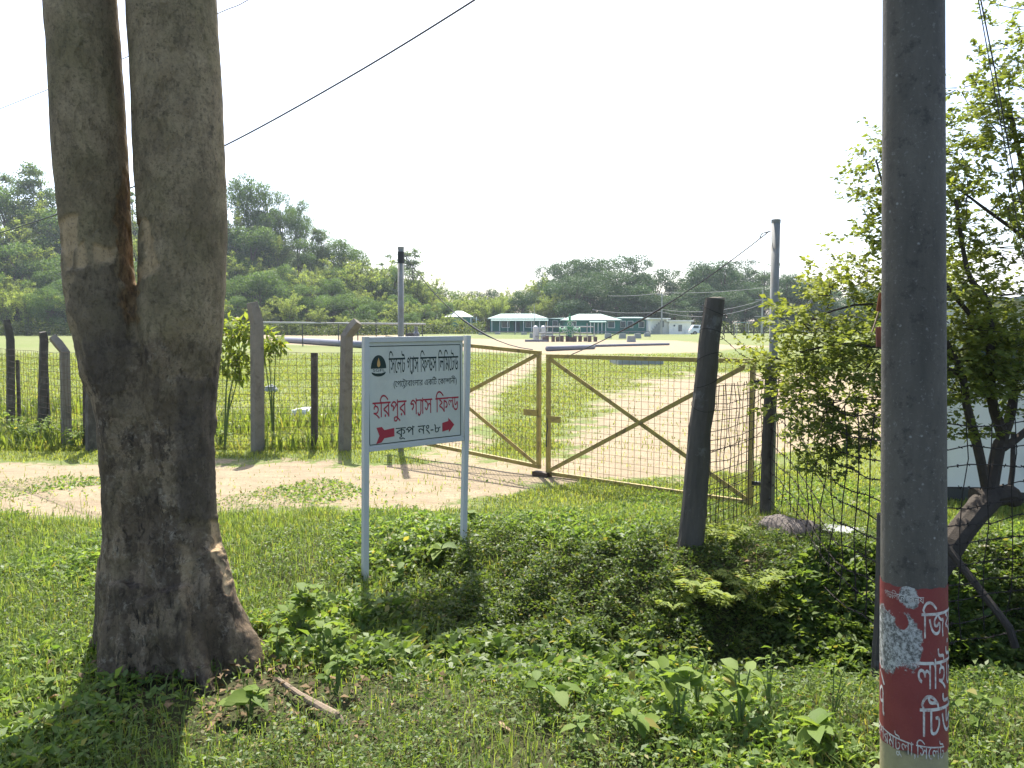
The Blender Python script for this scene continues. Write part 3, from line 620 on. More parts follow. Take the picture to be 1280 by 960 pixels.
def blades(Pb, D, Lh, W, col, bend, seed=0):
    """grass blades: one bent quad + tip as a quad strip of 2 quads"""
    r = np.random.RandomState(seed); n = len(Pb)
    h = r.uniform(0, 6.283, n); H = np.c_[np.cos(h), np.sin(h), np.zeros(n)]
    S = np.c_[-np.sin(h), np.cos(h), np.zeros(n)] 
    Lh = Lh.reshape(-1, 1); W = W.reshape(-1, 1); b = bend.reshape(-1, 1)
    m = Pb + np.array([0, 0, 1.0]) * Lh * .6 + H * Lh * b * .25
    t = Pb + np.array([0, 0, 1.0]) * Lh * (1 - .35 * b) + H * Lh * b * .8
    Vv = np.stack([Pb - S * W / 2, Pb + S * W / 2, m + S * W * .4, m - S * W * .4, t + S * W * .06, t - S * W * .06], 1).reshape(-1, 3)
    k = np.arange(n)[:, None] * 6
    return Vv, np.concatenate([k + [0, 1, 2, 3], k + [3, 2, 4, 5]]), np.repeat(col, 6, 0)
def merge(parts):
    V_, Q_, C_ = [], [], []; o = 0
    for v, q, c in parts: V_.append(v); Q_.append(q + o); C_.append(c); o += len(v)
    return np.concatenate(V_), np.concatenate(Q_), np.concatenate(C_)
def greens(n, r, lo=(.05, .085, .015), hi=(.13, .17, .035), yel=.06):
    t = r.uniform(0, 1, (n, 1)); c = np.array(lo) * (1 - t) + np.array(hi) * t
    y = r.uniform(0, 1, n) < yel; c[y] = np.array([.20, .19, .05]) * r.uniform(.7, 1.2, (y.sum(), 1))
    return c
# crown of the forked tree (above the picture)
cp = np.array([list(p) for p in crown_pts]); k = rng.randint(0, len(cp), 5000)
lp = cp[k] + rng.normal(0, .5, (5000, 3)); keep = lp[:, 2] > 5.2; lp = lp[keep]
lv = leaf_quads(lp, rng.normal(0, 1, lp.shape) + [0, 0, -.2], rng.uniform(.1, .16, len(lp)), .06, greens(len(lp), rng), seed=2)
add_np('crown', np_mesh('crown', *lv), M['foliage'], tree)

# ---------------------------------------------------------------- utility pole, right
UX, UY, UR = 1.522, 2.90, .1135
pole = empty('utility_pole', (UX, UY, -.35), 'round grey concrete utility pole with a red painted band of white hand lettering', 'utility pole')
pole.rotation_euler = (0, 0, 0)
um = MT('pole_concrete', .75, .3)
uv = um.co('Object', (1, 1, .25))
uc = um.mix(um.cn(5, .3, .7, vec=uv), (.050, .046, .039), (.13, .118, .098))
uc = um.mix(um.math('MULTIPLY', um.ramp(um.vor(26), [(.08, 1), (.16, 0)]), um.cn(9, .52, .58)), uc, (.26, .26, .24))
uc = um.mix(um.math('MULTIPLY', um.cn(70, .58, .66), .6), uc, (.22, .215, .20))
uc = um.mix(um.math('MULTIPLY', um.ramp(um.noise(17, 8, .75), [(.55, 0), (.63, 1)]), .8), uc, (.045, .04, .036))
uc = um.mix(um.math('MULTIPLY', um.ramp(um.noise(2.5, 4, .6, um.co('Object', (1, 1, .12))), [(.5, 0), (.72, 1)]), .6), uc, (.15, .12, .085))
uz = um.sep(um.co('Object'))[2]
uc = um.mix(um.ramp(um.math('ADD', um.math('DIVIDE', uz, 1.0), um.math('MULTIPLY', um.noise(9, 5), .10)), [(.635, 1), (.65, 0)]), uc, um.mix(um.noise(14, 6, .7), (.20, .17, .09), (.38, .34, .20)))
um.base(uc); um.bump(um.noise(45, 6, .7), .5, .006)
prof = [(UR + .006 - z * .0062, z) for z in np.linspace(0, 8.6, 60)]
MB().lathe((UX, UY, -.35), prof, 64).build('shaft', um.m, pole, smooth=True)
def pr(z): return UR + .006 - (z + .35) * .0062
ZT, ZB = P(1140, 737, UY - .12).z, P(1140, 940, UY - .12).z
# paint band, a thin coat
rm = MT('red_band_paint', .6, .35)
rcol = rm.mix(rm.noise(8, 6, .6), (.15, .024, .024), (.24, .05, .045))
ro = rm.sep(rm.co('Object'))
def ell(cx, cz, rx, rz):
    a = rm.math('DIVIDE', rm.math('SUBTRACT', ro[0], cx), rx); b = rm.math('DIVIDE', rm.math('SUBTRACT', ro[2], cz), rz)
    return rm.math('SUBTRACT', 1, rm.math('ADD', rm.math('MULTIPLY', a, a), rm.math('MULTIPLY', b, b)))
zo = lambda py: P(1140, py, UY - .12).z + .35
scr = rm.math('MAXIMUM', ell(-.068, zo(805), .052, .115), rm.math('MAXIMUM', ell(-.112, zo(812), .03, .13), ell(-.062, zo(750), .03, .05)))
scr = rm.math('SUBTRACT', scr, rm.math('MULTIPLY', rm.math('MAXIMUM', ell(-.080, zo(782), .018, .035), 0.0), 1.6))
scr = rm.math('ADD', scr, rm.math('MULTIPLY', rm.math('SUBTRACT', rm.noise(24, 8, .75), .5), 2.2))
scrape = rm.ramp(scr, [(.20, 0), (.30, 1)])
gcl = rm.mix(rm.ramp(rm.noise(55, 8, .8), [(.44, 0), (.56, 1)]), (.09, .09, .085), (.42, .42, .40))
top = rm.ramp(rm.math('ADD', rm.math('SUBTRACT', ro[2], zo(752)), rm.math('MULTIPLY', rm.math('SUBTRACT', rm.noise(16, 6, .7), .5), .09)), [(.0, 0), (.02, 1)])
rc = rm.mix(scrape, rcol, gcl)
rc = rm.mix(rm.math('MULTIPLY', rm.ramp(rm.noise(30, 8, .8), [(.60, 0), (.66, 1)]), .55), rc, (.14, .12, .11))
rm.base(rc); rm.bump(rm.noise(50, 6, .7), .5, .005)
mb = MB(); nz_s, nth = 40, 72; vsb = []
for i in range(nz_s + 1):
    for k in range(nth):
        th = 2 * math.pi * k / nth; t = i / nz_s
        edge = .012 * mnoise.noise(Vector((th * 2.2, 3, 0))) + .006 * mnoise.noise(Vector((th * 7, 9, 0)))
        z = (ZB - .012) * (1 - t) + (ZT + .0) * t + edge * (1 if t > .98 or t < .02 else 0)
        r_ = pr(z) + .0016; vsb.append((UX + r_ * math.sin(th), UY - r_ * math.cos(th), z))
mb.add(vsb, [(i * nth + k, i * nth + (k + 1) % nth, (i + 1) * nth + (k + 1) % nth, (i + 1) * nth + k) for i in range(nz_s) for k in range(nth)])
band = mb.build('painted_band', rm.m, pole, smooth=True)
lm = MT('worn_white_lettering', .7, .3)
lm.base(lm.mix(lm.ramp(lm.noise(34, 8, .75), [(.44, 0), (.66, 1)]), (.55, .54, .50), (.27, .18, .16)))
def pole_text(items, py_head, body_px, th0, sx, parent, slope=0.0):
    L, w = layout(items); ky = (body_px * 2.78 / F) / .62; z0 = P(1140, py_head, UY - .12).z
    bm = bmesh.new()
    for j, (v, t) in enumerate(L):
        vs_ = [bm.verts.new((a, b, j % 5)) for a, b in v]
        for q in t:
            try: bm.faces.new([vs_[i] for i in q])
            except ValueError: pass
    s = .0
    x = -.3
    while x < w + .3:
        bmesh.ops.bisect_plane(bm, geom=bm.verts[:] + bm.edges[:] + bm.faces[:], plane_co=(x, 0, 0), plane_no=(1, 0, 0)); x += .006 / sx
    for v in bm.verts:
        th = th0 + v.co.x * sx / UR; z = z0 - .62 * ky + v.co.y * ky + slope * v.co.x * sx
        r_ = pr(z) + .0026 + v.co.z * .0002
        v.co = (UX + r_ * math.sin(th), UY - r_ * math.cos(th), z)
    me = bpy.data.meshes.new('lettering'); bm.to_mesh(me); bm.free()
    return add_np('lettering', me, lm.m, parent)
vw = math.atan2(UX, UY)                          # angle at which the pole faces the camera
def th_px(px): 
    return -vw + math.asin(max(-.99, min(.99, (px - 1142.5) / 42)))
pole_text(['ি', 'জ', 'yy', 'া'], 767, 33, th_px(1153), .078, band)
pole_text(['ল', 'া', 'ই', 'ট'], 828, 36, th_px(1147), .074, band)
pole_text(['ি', 'ট', 'উ', 'ব'], 886, 38, th_px(1151), .092, band)
pole_text(['ং'], 838, 34, th_px(1101.5), .11, band)
pole_text(['৭'], 874, 40, th_px(1101.5), .085, band)
pole_text(['প', 'ড', 'ি', 'ল', 'ে', 'ন', ' ', 'জ', 'ন', 'য'], 747, 8, th_px(1108), .025, band)
pole_text(['র', 'শ', 'র', 'ম', 'ট', 'ু', 'ল', 'া', ',', 'ি', 'স', 'ে', 'ল', 'ট'], 925, 17, th_px(1101), .040, band, -.12)
# rusty plates nailed on the far side of the pole
tb = empty('nailed_board', P(1094, 400, 3.02), 'small weathered orange tin plates nailed to the left side of the utility pole', 'nailed plates')
om = plain('orange_tin', (.42, .16, .07), .7, .3, var=.3, scale=25, dirt=(.2, .1, .06), dscale=30)
pk = plain('faded_red_tin', (.36, .15, .11), .7, .3, var=.3, scale=25)
a0 = P(1092, 366, 3.03); mb = MB()
for (px, py, w_, h_, dz_, mt, nm, rot) in ((1101, 378, .036, .07, 0, om, 'orange_plate', .12), (1100, 421, .045, .075, .004, pk, 'red_plate', -.06)):
    p = P(px, py, 3.0)
    MB().box(p, (w_, .004, h_), M=(Matrix.Rotation(rot, 3, 'Y') @ Matrix.Rotation(.5, 3, 'Z'))).build(nm, mt, tb)
MB().bar(P(1090, 415, 3.0), P(1099, 388, 3.0), .008, .004).build('batten', M['dead_wood'], tb)

# ---------------------------------------------------------------- sign board
sl, sr = G(456, 727, -.06), G(578.5, 698, -.06)
SX = (sr - sl); SX.z = 0; SW = SX.length; SX.normalize(); SN = Vector((SX.y, -SX.x, 0))   # normal towards the camera
pole.rotation_euler = (0, R(-2.2), 0); pole.location.x += .018
sign = empty('sign_board', ((sl.x + sr.x) / 2, (sl.y + sr.y) / 2, -.06), 'white metal sign board on two posts with red and dark green Bengali lettering and arrows', 'sign')
ztl, ztr = P(463, 419, sl.y).z, P(590, 421, sr.y).z
zbl, zbr = P(460, 567, sl.y).z, P(583, 549, sr.y).z
ZTOP = (ztl + ztr) / 2; ZBOT = (zbl + zbr) / 2
for p, nm in ((sl, 'post'), (sr, 'post')):
    lean = SX * (.035 if p is sl else .055)
    b = Vector((p.x, p.y, gz1(p.x, p.y) - .12)); t = Vector((p.x, p.y, ZTOP)) + lean
    MB().bar(b, t, .042, .040, up=SN).build('post', M['white_paint'], sign, bevel=.003)
lean = SX * .03
o0 = Vector((sl.x, sl.y, 0)) + SX * .055; W_ = SW - .042 + .012
up = Vector((0, 0, 1))
bd = MB().box(o0 + SX * (W_ / 2 - .021 + .006) + up * ((ZTOP + ZBOT) / 2), (W_ - .006, .006, ZTOP - ZBOT - .02), M=Matrix((SX, SN, up)).transposed()).build('board', M['board'], sign)
for zz, hh in ((ZTOP - .022, .038), (ZBOT + .016, .034)):
    MB().box(o0 + SX * (W_ / 2 - .015) + up * zz, (W_ - .006, .034, hh), M=Matrix((SX, SN, up)).transposed()).build('rail', M['white_paint'], sign, bevel=.003)
# border and lettering, in board coordinates u 0..1, v 0..1 from the top
BW, BH = W_ - .012 - .03, ZTOP - ZBOT - .115
borg = o0 + SX * (-.021 + .012 + .008) + up * (ZBOT + .045) + SN * .0032
def bpnt(u, v): return borg + SX * (u * BW) + up * ((1 - v) * BH)
mb = MB(); tk = .006
for (u0, v0, u1, v1) in ((0, 0, 1, 0), (0, 1, 1, 1)):
    mb.bar(bpnt(u0, v0) + SN * .0008, bpnt(u1, v1) + SN * .0008, tk, .0014, up=SN)
for u in (0, 1):
    mb.bar(bpnt(u, 0) + SN * .0006 - up * .0032, bpnt(u, 1) + SN * .0006 + up * .0032, tk, .001, up=SN)
mb.build('border', M['sign_green'], bd)
def line(nm, items, mat, u0, u1, v0, hv): 
    letters(nm, items, mat, bd, borg, SX, up, SN, (u1 - u0) * BW, hv * BH, u0 * BW, (1 - v0) * BH)
line('lettering', LINE1, M['sign_green'], .205, .975, .125, .155)
line('lettering', LINE2, M['sign_green'], .25, .96, .365, .058)
line('lettering', LINE3, M['sign_red'], .035, .975, .57, .155)
line('lettering', LINE4, M['sign_green'], .27, .765, .852, .09)
def flat(nm, pts, mat, par, off=.0012):
    return MB().prism([(u * BW, (1 - v) * BH) for u, v in pts], borg + SN * .0002, SX, up, SN, off).build(nm, mat, par)
flat('arrow', [(.785, .845), (.855, .83), (.855, .795), (.925, .875), (.86, .955), (.86, .925), (.785, .94)], M['sign_red'], bd)
flat('arrow', [(.07, .83), (.125, .825), (.15, .86), (.255, .848), (.255, .935), (.15, .945), (.12, .985), (.065, .995), (.10, .915)], M['sign_red'], bd)
dome = [(.10 + .078 * math.cos(t), .225 - .135 * math.sin(t)) for t in np.linspace(0, math.pi, 22)]
em = flat('emblem', dome, M['sign_green'], bd)
flat('emblem_base', [(.10 + .072 * math.cos(t), .262 + .045 * math.sin(t)) for t in np.linspace(0, math.pi, 18)] + [(.10 - .03, .275), (.10 + .03, .275)], M['sign_green'], em)
flat('flame', [(.10, .115), (.113, .16), (.117, .19), (.11, .205), (.10, .212), (.09, .205), (.083, .19), (.087, .16)], M['gold'], em, .002)
letters('emblem_lettering', list('SGFL'), M['sign_green'], em, borg, SX, up, SN, .125 * BW, .025 * BH, .04 * BW, (1 - .232) * BH)

# ---------------------------------------------------------------- yellow gate, two leaves
GH, GC, GL = Vector((2.345, 7.66, 0)), Vector((.375, 9.37, 0)), Vector((-1.72, 10.93, 0))
def gate_leaf(A, B, zA, zB, H, label, latch_side, nv, nh):
    """A hinge end, B meeting end"""
    d = (B - A); L = d.length; d.normalize(); nrm = Vector((d.y, -d.x, 0)); 
    if nrm.y > 0: nrm = -nrm
    t = empty('gate_leaf', (A.x, A.y, 0), label, 'gate', 'leaves of the yellow mesh gate')
    def q(s, h, off=0): return A + d * (s * L) + Vector((0, 0, zA + (zB - zA) * s + h)) + nrm * off
    w = .045
    MB().bar(q(0, H), q(1, H), .04, w).build('top_rail', M['yellow_gate'], t)
    MB().bar(q(0, 0), q(1, 0), .04, w).build('bottom_rail', M['yellow_gate'], t)
    for s in (.010, .990):
        MB().bar(q(s, .024), q(s, H - .024), .042, w, up=nrm).build('stile', M['yellow_gate'], t)
    MB().bar(q(.02, .03, .012), q(.98, H - .03, .012), .045, .012, up=nrm).build('brace', M['yellow_gate'], t)
    MB().bar(q(.02, H - .03, .026), q(.98, .03, .026), .045, .012, up=nrm).build('brace', M['yellow_gate'], t)
    mb = MB(); rr = random.Random(nv)
    for i in range(1, nv):
        s = i / nv + rr.uniform(-.1, .1) / nv; mb.tube([q(s, 0, -.012), q(s + rr.uniform(-.001, .001), H * .5, -.012), q(s, H, -.012)], .0022, 4, False)
    for j in range(1, nh):
        h = H * (j / nh) + rr.uniform(-.006, .006); mb.tube([q(0, h, -.016), q(.33, h + rr.uniform(-.006, .004), -.016), q(.66, h + rr.uniform(-.006, .004), -.016), q(1, h, -.016)], .0020, 4, False)
    mb.build('wire_mesh', M['gate_wire'], t)
    s = .985 if latch_side else .985
    lp = q(.95, H * .47, .03); MB().bar(lp - d * .10, lp + d * .10, .075, .006, up=nrm).build('latch_plate', M['yellow_gate'], t)
    for h in (.2, H - .2): MB().bar(q(-.03, h), q(.012, h), .03, .035).build('hinge', M['black_metal'], t)
    return t, q
gR, qR = gate_leaf(GH, GC + Vector((.035, -.03, 0)), .05, .03, 1.385, 'right leaf of the yellow mesh gate with crossed braces, next to the leaning post', 1, 32, 18)
gL, qL = gate_leaf(GL, GC - Vector((.035, -.03, 0)), .25, .09, 1.36, 'left leaf of the yellow mesh gate, partly hidden behind the sign board', 1, 46, 18)
mb = MB(); c0 = qR(.985, .66, .05)
mb.tube([c0, c0 + Vector((.01, -.01, -.12)), c0 + Vector((-.005, 0, -.24)), c0 + Vector((.0, 0, -.34))], .007, 5)
mb.build('lock_chain', M['black_metal'], gR)
MB().box(GC + Vector((-.02, -.02, .015)), (.22, .10, .05), rz=-.66).build('ground_stop', M['rusty_wire'], gR)
# tall pipe posts at both ends of the gate
pR, pL = Vector((2.455, 7.46, gz1(2.455, 7.46) - .1)), Vector((-1.55, 11.0, -.1))
for p, py_t, px_t, r_, lab in ((pR, 275, 970, .040, 'tall grey pipe post on the right side of the gate, topped by a cable'), (pL, 309, 501, .042, 'tall grey pipe post behind the sign board at the left side of the gate')):
    t = empty('gate_post', p, lab, 'gate post', 'tall pipe posts of the gate')
    top = P(px_t, py_t, p.y)
    MB().tube([p, p + (top - p) * .5, top], r_, 16).build('pipe', M['steel_pipe'], t, smooth=True)
    MB().lathe((top.x, top.y, top.z), [(r_ + .003, -.03), (r_ + .003, .004), (r_ * .5, .01)], 16).build('cap', M['steel_pipe'], t)
    if p is pL: MB().lathe((top.x, top.y, top.z - .22), [(r_ + .004, 0), (r_ + .004, .16)], 16).build('collar', M['black_metal'], t)
    else: MB().tube([top + Vector((-.045, 0, -.1)), top + Vector((-.12, .02, -.12)), top + Vector((-.14, .02, -.16))], .006, 5).build('hook', M['black_metal'], t)
hp = Vector((2.335, 7.25, gz1(2.335, 7.25) - .1)); ht = P(964, 455, 7.25)
tag(MB().tube([hp, (hp + ht) / 2, ht], .052, 10, wob=.05, rnd=random.Random(3)).build('hinge_post', M['dark_post']), 'short dark post carrying the hinges of the right gate leaf', 'gate post')
for a, b, lab, sag in ((P(963, 288, 7.58), qR(.86, 1.41), 'dark stay cable running down from the right tall gate post to the gate top', .10), (P(505, 318, 10.95), qL(.955, 1.39), 'dark stay cable running down from the left tall gate post to the gate top', .28)):
    pts = [a + (b - a) * (i / 12) - Vector((0, 0, sag * 4 * (i / 12) * (1 - i / 12))) for i in range(13)]
    tag(MB().tube(pts, [.0055 + (.006 if 5 < i < 9 else 0) for i in range(13)], 6).build('stay_cable', M['cable']), lab, 'cable', 'stay cables of the gate')

# ---------------------------------------------------------------- wire fence on the left, bent concrete posts
def wire_panel(mb, pts, hs, dv, r, rr, jit=.012, barbs=False, kink=0):
    """pts: ground polyline of the panel; hs: heights of the horizontals"""
    seg = [(Vector(pts[i]), Vector(pts[i + 1])) for i in range(len(pts) - 1)]; Lt = sum((b - a).length for a, b in seg)
    def at(s):
        s *= Lt
        for a, b in seg:
            l = (b - a).length
            if s <= l or (a, b) == seg[-1]: return a + (b - a) * min(s / l, 1)
            s -= l
    for h in hs:
        n_ = max(4, int(Lt / .25)); ps = []
        ph = rr.uniform(0, 6)
        for i in range(n_ + 1):
            p = at(i / n_); ps.append(p + Vector((0, 0, h + rr.uniform(-jit, jit) - kink * math.sin(i / n_ * math.pi) * (1 + .4 * math.sin(ph)))))
        mb.tube(ps, r, 4, False)
        if barbs:
            for i in range(int(Lt / .11)):
                s = (i + rr.uniform(-.2, .2)) / (Lt / .11); s = min(max(s, 0), 1); k = s * n_; j = min(int(k), n_ - 1); p = ps[j].lerp(ps[j + 1], k - j)
                for q_ in (0, 1):
                    v = Vector((rr.uniform(-1, 1), rr.uniform(-1, 1), rr.uniform(-1, 1))).normalized() * .014; mb.tube([p - v, p + v], r * .9, 3, False)
    if dv > 4: return
    n_ = int(Lt / dv)
    for i in range(n_ + 1):
        s = min(1, max(0, (i + rr.uniform(-.1, .1)) / n_)); p = at(s)
        mb.tube([p + Vector((rr.uniform(-jit, jit), rr.uniform(-jit, jit), h)) for h in np.linspace(min(hs), max(hs), 7)], r, 4, False)
rr = random.Random(8)
fl = [(-1.85, 11.0), (-2.35, 11.1), (-3.56, 11.05), (-5.0, 11.1), (-6.05, 11.15), (-6.75, 11.7), (-7.9, 12.7), (-9.5, 14.3), (-12.5, 16.5), (-20, 21)]
fence = empty('wire_fence', (-3.5, 11.05, 0), 'wire mesh fence with bent concrete posts along the left side of the field', 'fence')
mb = MB(); pts = [(a, b, gz1(a, b)) for a, b in fl]
wire_panel(mb, pts, [.05 + .095 * k for k in range(15)], .115, .0025, rr)
mb.build('wire_mesh', M['rusty_wire'], fence)
def fence_post(px, pyb, pyt, Y, w, mat, bend=0, bendpy=None, label=None, nm='post', lean=0):
    b = P(px, pyb, Y); b.z = gz1(b.x, b.y) - .15; 
    if bendpy is None:
        t = P(px + lean, pyt, Y); mb = MB(); mb.bar(b, t, w, w, up=Vector((0, 1, 0)))
    else:
        k_ = P(px + lean, bendpy, Y); t = P(px + lean + bend, pyt, Y - .02)
        mb = MB(); mb.tube([b, b.lerp(k_, .33), b.lerp(k_, .66), k_, k_.lerp(t, .5) + Vector((0, 0, .01)), t], [w * .66, w * .65, w * .63, w * .62, w * .6, w * .52], 4)
    o = mb.build(nm, mat, fence, bevel=.006)
    if label: o['label'] = label
    return t
tops = []
tops.append(fence_post(430.5, 562, 402, 11.1, .145, M['concrete_post'], 14, 420, 'pale concrete post with its top bent to the right', lean=3))
fence_post(393, 559, 441, 11.35, .085, M['dark_post'], label='short dark stub post')
tops.append(fence_post(322, 567, 378, 11.03, .155, M['concrete_post'], -6, 405, 'tall grey concrete post beside the leafy sapling', lean=-1))
tops.append(fence_post(114, 566, 415, 11.15, .14, M['dark_post'], 10, 440))
fence_post(106, 556, 440, 11.5, .05, M['dark_post'], nm='post')
tops.append(fence_post(83, 556, 421, 11.7, .13, M['concrete_post'], -16, 440, 'pale concrete post with its top bent to the left', lean=-2))
tops.append(fence_post(51, 546, 415, 12.6, .12, M['dark_post'], -2, 424, lean=4))
fence_post(61, 540, 440, 12.7, .045, M['dark_post'], lean=-4)
tops.append(fence_post(13, 526, 400, 14.2, .13, M['dark_post'], -5, 425))
fence_post(24, 524, 450, 14.4, .05, M['dark_post'], lean=-2)
for i in range(len(tops) - 1):
    a, b = tops[i], tops[i + 1]
    for off in (0,):
        if i == 2: continue
        mb = MB(); wire_panel(mb, [a + Vector((0, 0, -.05)), b + Vector((0, 0, -.05))], [0], 9, .002, rr, .015, True, .04)
        mb.build('barbed_wire', M['dark_wire'], fence)

# ---------------------------------------------------------------- leaning post and barbed fence on the right
lpb = Vector((1.365, 6.17, gz1(1.365, 6.17) - .2)); lpt = P(895, 374, 6.25)
bf = empty('barbed_fence', (lpb.x, lpb.y, 0), 'rusty barbed and mesh wire fence strung from a thick leaning post past the utility pole', 'fence')
mb = MB(); rr = random.Random(4)
pts = [lpb.lerp(lpt, t) + Vector((.02 * math.sin(t * 5 + 1) + (.012 if .6 < t < .8 else 0), 0, 0)) for t in np.linspace(0, 1, 14)]
mb.tube(pts, [.108 - .034 * t for t in np.linspace(0, 1, 14)], 14, wob=.05, rnd=rr)
lw = MT('dark_timber', .9, .2)
lv_ = lw.co('Object', (1, 1, .18))
lc = lw.mix(lw.noise(14, 8, .7, lv_), (.035, .031, .027), (.13, .115, .095))
lc = lw.mix(lw.math('MULTIPLY', lw.ramp(lw.noise(7, 8, .75), [(.56, 0), (.64, 1)]), .6), lc, (.16, .16, .15))
lw.base(lc); lw.bump(lw.noise(30, 8, .7, lv_), .8, .015)
lp_o = mb.build('leaning_post', lw.m, bf); lp_o['label'] = 'thick dark timber post leaning to the right with a sawn top'
MB().lathe(lpt + Vector((.004, -.004, .0)), [(.070, -.002), (.066, .012), (.03, .016)], 14).build('sawn_top', plain('cut_wood', (.24, .21, .16), .9, .1, var=.3, scale=25), lp_o)
for k in range(5):                                   # wire wrapped round the leaning post
    c_ = lpb.lerp(lpt, .62 + .085 * k); MB().tube([c_ + Vector((.098 * math.cos(t), .098 * math.sin(t), .045 * math.sin(t + k * 1.3))) for t in np.linspace(0, 6.3, 15)], .0025, 4, False).build('wire_tie', M['dark_wire'], lp_o)
A_ = Vector((1.46, 6.22, 0)); B_ = Vector((2.37, 7.40, 0)); C_ = Vector((2.185, 4.62, 0)); D_ = Vector((3.7, 5.35, 0)); E_ = Vector((6.5, 6.2, 0))
def gv(p): return Vector((p.x, p.y, max(-.22, gz1(p.x, p.y))))
mb = MB(); wire_panel(mb, [gv(A_), gv(B_)], [.05 + .088 * k for k in range(15)], .088, .0034, rr, .014, False, .03); 
wire_panel(mb, [gv(A_), gv(B_)], [.45, .8, 1.15], 5, .0028, rr, .02, True, .05)
mb.build('wire_mesh', M['dark_wire'], bf)
mb = MB()
for h0, h1 in ((1.92, 1.42), (1.80, 1.36), (1.62, 1.30)):
    wire_panel(mb, [A_ + Vector((.06, 0, h0)), B_ + Vector((0, 0, h1))], [0], 9, .0028, rr, .012, True, .03)
mb.build('barbed_wire', M['dark_wire'], bf)
mb = MB()
wire_panel(mb, [gv(B_), gv(B_.lerp(C_, .35)), gv(B_.lerp(C_, .7)), gv(C_)], [.22 + .125 * k for k in range(11)], .21, .0042, rr, .02, True, .10)
wire_panel(mb, [gv(C_), gv(C_.lerp(D_, .5)), gv(D_), gv(D_.lerp(E_, .5)), gv(E_)], [.03 + .125 * k for k in range(12)], .24, .0038, rr, .02, True, .06)
mb.build('wire_mesh', M['dark_wire'], bf)
for p, w_, hp_ in ((C_, .07, 1.1), (D_, .08, 1.75), (E_, .08, 1.75)):
    b = gv(p) - Vector((0, 0, .2)); MB().tube([b, b + Vector((.01, 0, hp_ * .45)), b + Vector((.0, 0, hp_))], [w_ * .6, w_ * .55, w_ * .5], 8, wob=.06, rnd=rr).build('post', lw.m, bf)

# ---------------------------------------------------------------- overhead cables
def cable(pts, r, lab, grp='overhead cables'):
    q = []
    for i in range(len(pts) - 1):
        for k in range(6):
            t = k / 6; p0, p1, p2, p3 = pts[max(i-1,0)], pts[i], pts[i+1], pts[min(i+2,len(pts)-1)]
            q.append(.5 * ((2*p1) + (p2-p0)*t + (2*p0-5*p1+4*p2-p3)*t*t + (3*p1-p0-3*p2+p3)*t**3))
    q.append(pts[-1])
    return tag(MB().tube(q, r, 6).build('overhead_cable', M['cable'], smooth=True), lab, 'cable', grp)
cable([P(760, -112, 6.4), P(593, 0, 7), P(430, 100, 7.8), P(275, 185, 8.8), P(150, 240, 10), P(0, 291, 12), P(-120, 325, 14)], .0085, 'thick dark cable sloping down leftward across the sky behind the forked tree')
cable([P(420, -68, 9), P(310, 0, 10), P(270, 18, 10.5), P(150, 75, 12), P(-60, 160, 15)], .006, 'thin cable above the thick one, passing behind the forked tree top')
cable([P(1215, -60, 3.9), P(1226, 0, 4), P(1245, 95, 4.2), P(1262, 190, 4.5), P(1276, 255, 4.8), P(1300, 330, 5.2)], .0035, 'thin cable hanging down by the bushy tree, right one of the pair')
cable([P(1212, -60, 3.95), P(1223, 0, 4.05), P(1240, 95, 4.25), P(1258, 195, 4.55), P(1268, 260, 4.85), P(1282, 335, 5.25)], .0028, 'thinner cable hanging down by the bushy tree, left one of the pair')

# ---------------------------------------------------------------- bushy tree behind the utility pole
bt = empty('bushy_tree', (1.95 + .5, 5.75, -.2), 'bushy small leaved tree with several dark stems growing behind the utility pole and barbed fence', 'tree')
rr = random.Random(17); mb = MB()
knot = P(1236, 622, 5.9)
def br(pts, r0, r1, n_=8):
    m = len(pts); q = []
    for i in range(m - 1):
        for k in range(4):
            t = k / 4; p0, p1, p2, p3 = pts[max(i-1,0)], pts[i], pts[i+1], pts[min(i+2,m-1)]
            q.append(.5 * ((2*p1) + (p2-p0)*t + (2*p0-5*p1+4*p2-p3)*t*t + (3*p1-p0-3*p2+p3)*t**3))
    q.append(pts[-1]); mb.tube(q, [r0 + (r1 - r0) * i / (len(q) - 1) for i in range(len(q))], n_, wob=.06, rnd=rr)
base = P(1130, 740, 5.55); base.z = gz1(base.x, base.y) - .1
br([base, P(1190, 680, 5.65), knot], .085, .095, 10)
br([knot + Vector((-.1, 0, -.02)), knot, P(1262, 618, 5.9), P(1268, 628, 5.92)], .10, .06, 9)
stems = [([knot, P(1222, 560, 5.85), P(1208, 505, 5.8), P(1200, 460, 5.8), P(1165, 400, 5.7)], .04, .02),
         ([knot, P(1248, 560, 5.95), P(1253, 545, 5.95), P(1240, 500, 5.9), P(1238, 440, 5.85), P(1235, 380, 5.8), P(1210, 340, 5.8), P(1195, 250, 5.8)], .055, .012),
         ([P(1253, 550, 5.95), P(1265, 510, 6), P(1268, 470, 6.1), P(1290, 380, 6.2), P(1285, 250, 6.2), P(1260, 130, 6.1)], .04, .015),
         ([P(1253, 560, 5.95), P(1275, 545, 6), P(1330, 500, 6.1)], .035, .02),
         ([P(1262, 618, 5.9), P(1266, 580, 5.95), P(1266, 540, 6)], .022, .015),
         ([P(1205, 470, 5.8), P(1130, 440, 5.6), P(1060, 430, 5.5), P(1000, 440, 5.4)], .02, .006),
         ([P(1235, 420, 5.85), P(1160, 330, 5.8), P(1120, 280, 5.75), P(1095, 200, 5.7)], .02, .006),
         ([P(1285, 300, 6.2), P(1230, 260, 6.1), P(1190, 230, 6.0)], .018, .005), ([P(1280, 240, 6.2), P(1330, 180, 6.4), P(1400, 150, 6.6)], .02, .008),
         ([P(1180, 420, 5.75), P(1090, 380, 5.7), P(1010, 400, 5.9)], .014, .004)]
for s_, a, b in stems: br(s_, a, b)
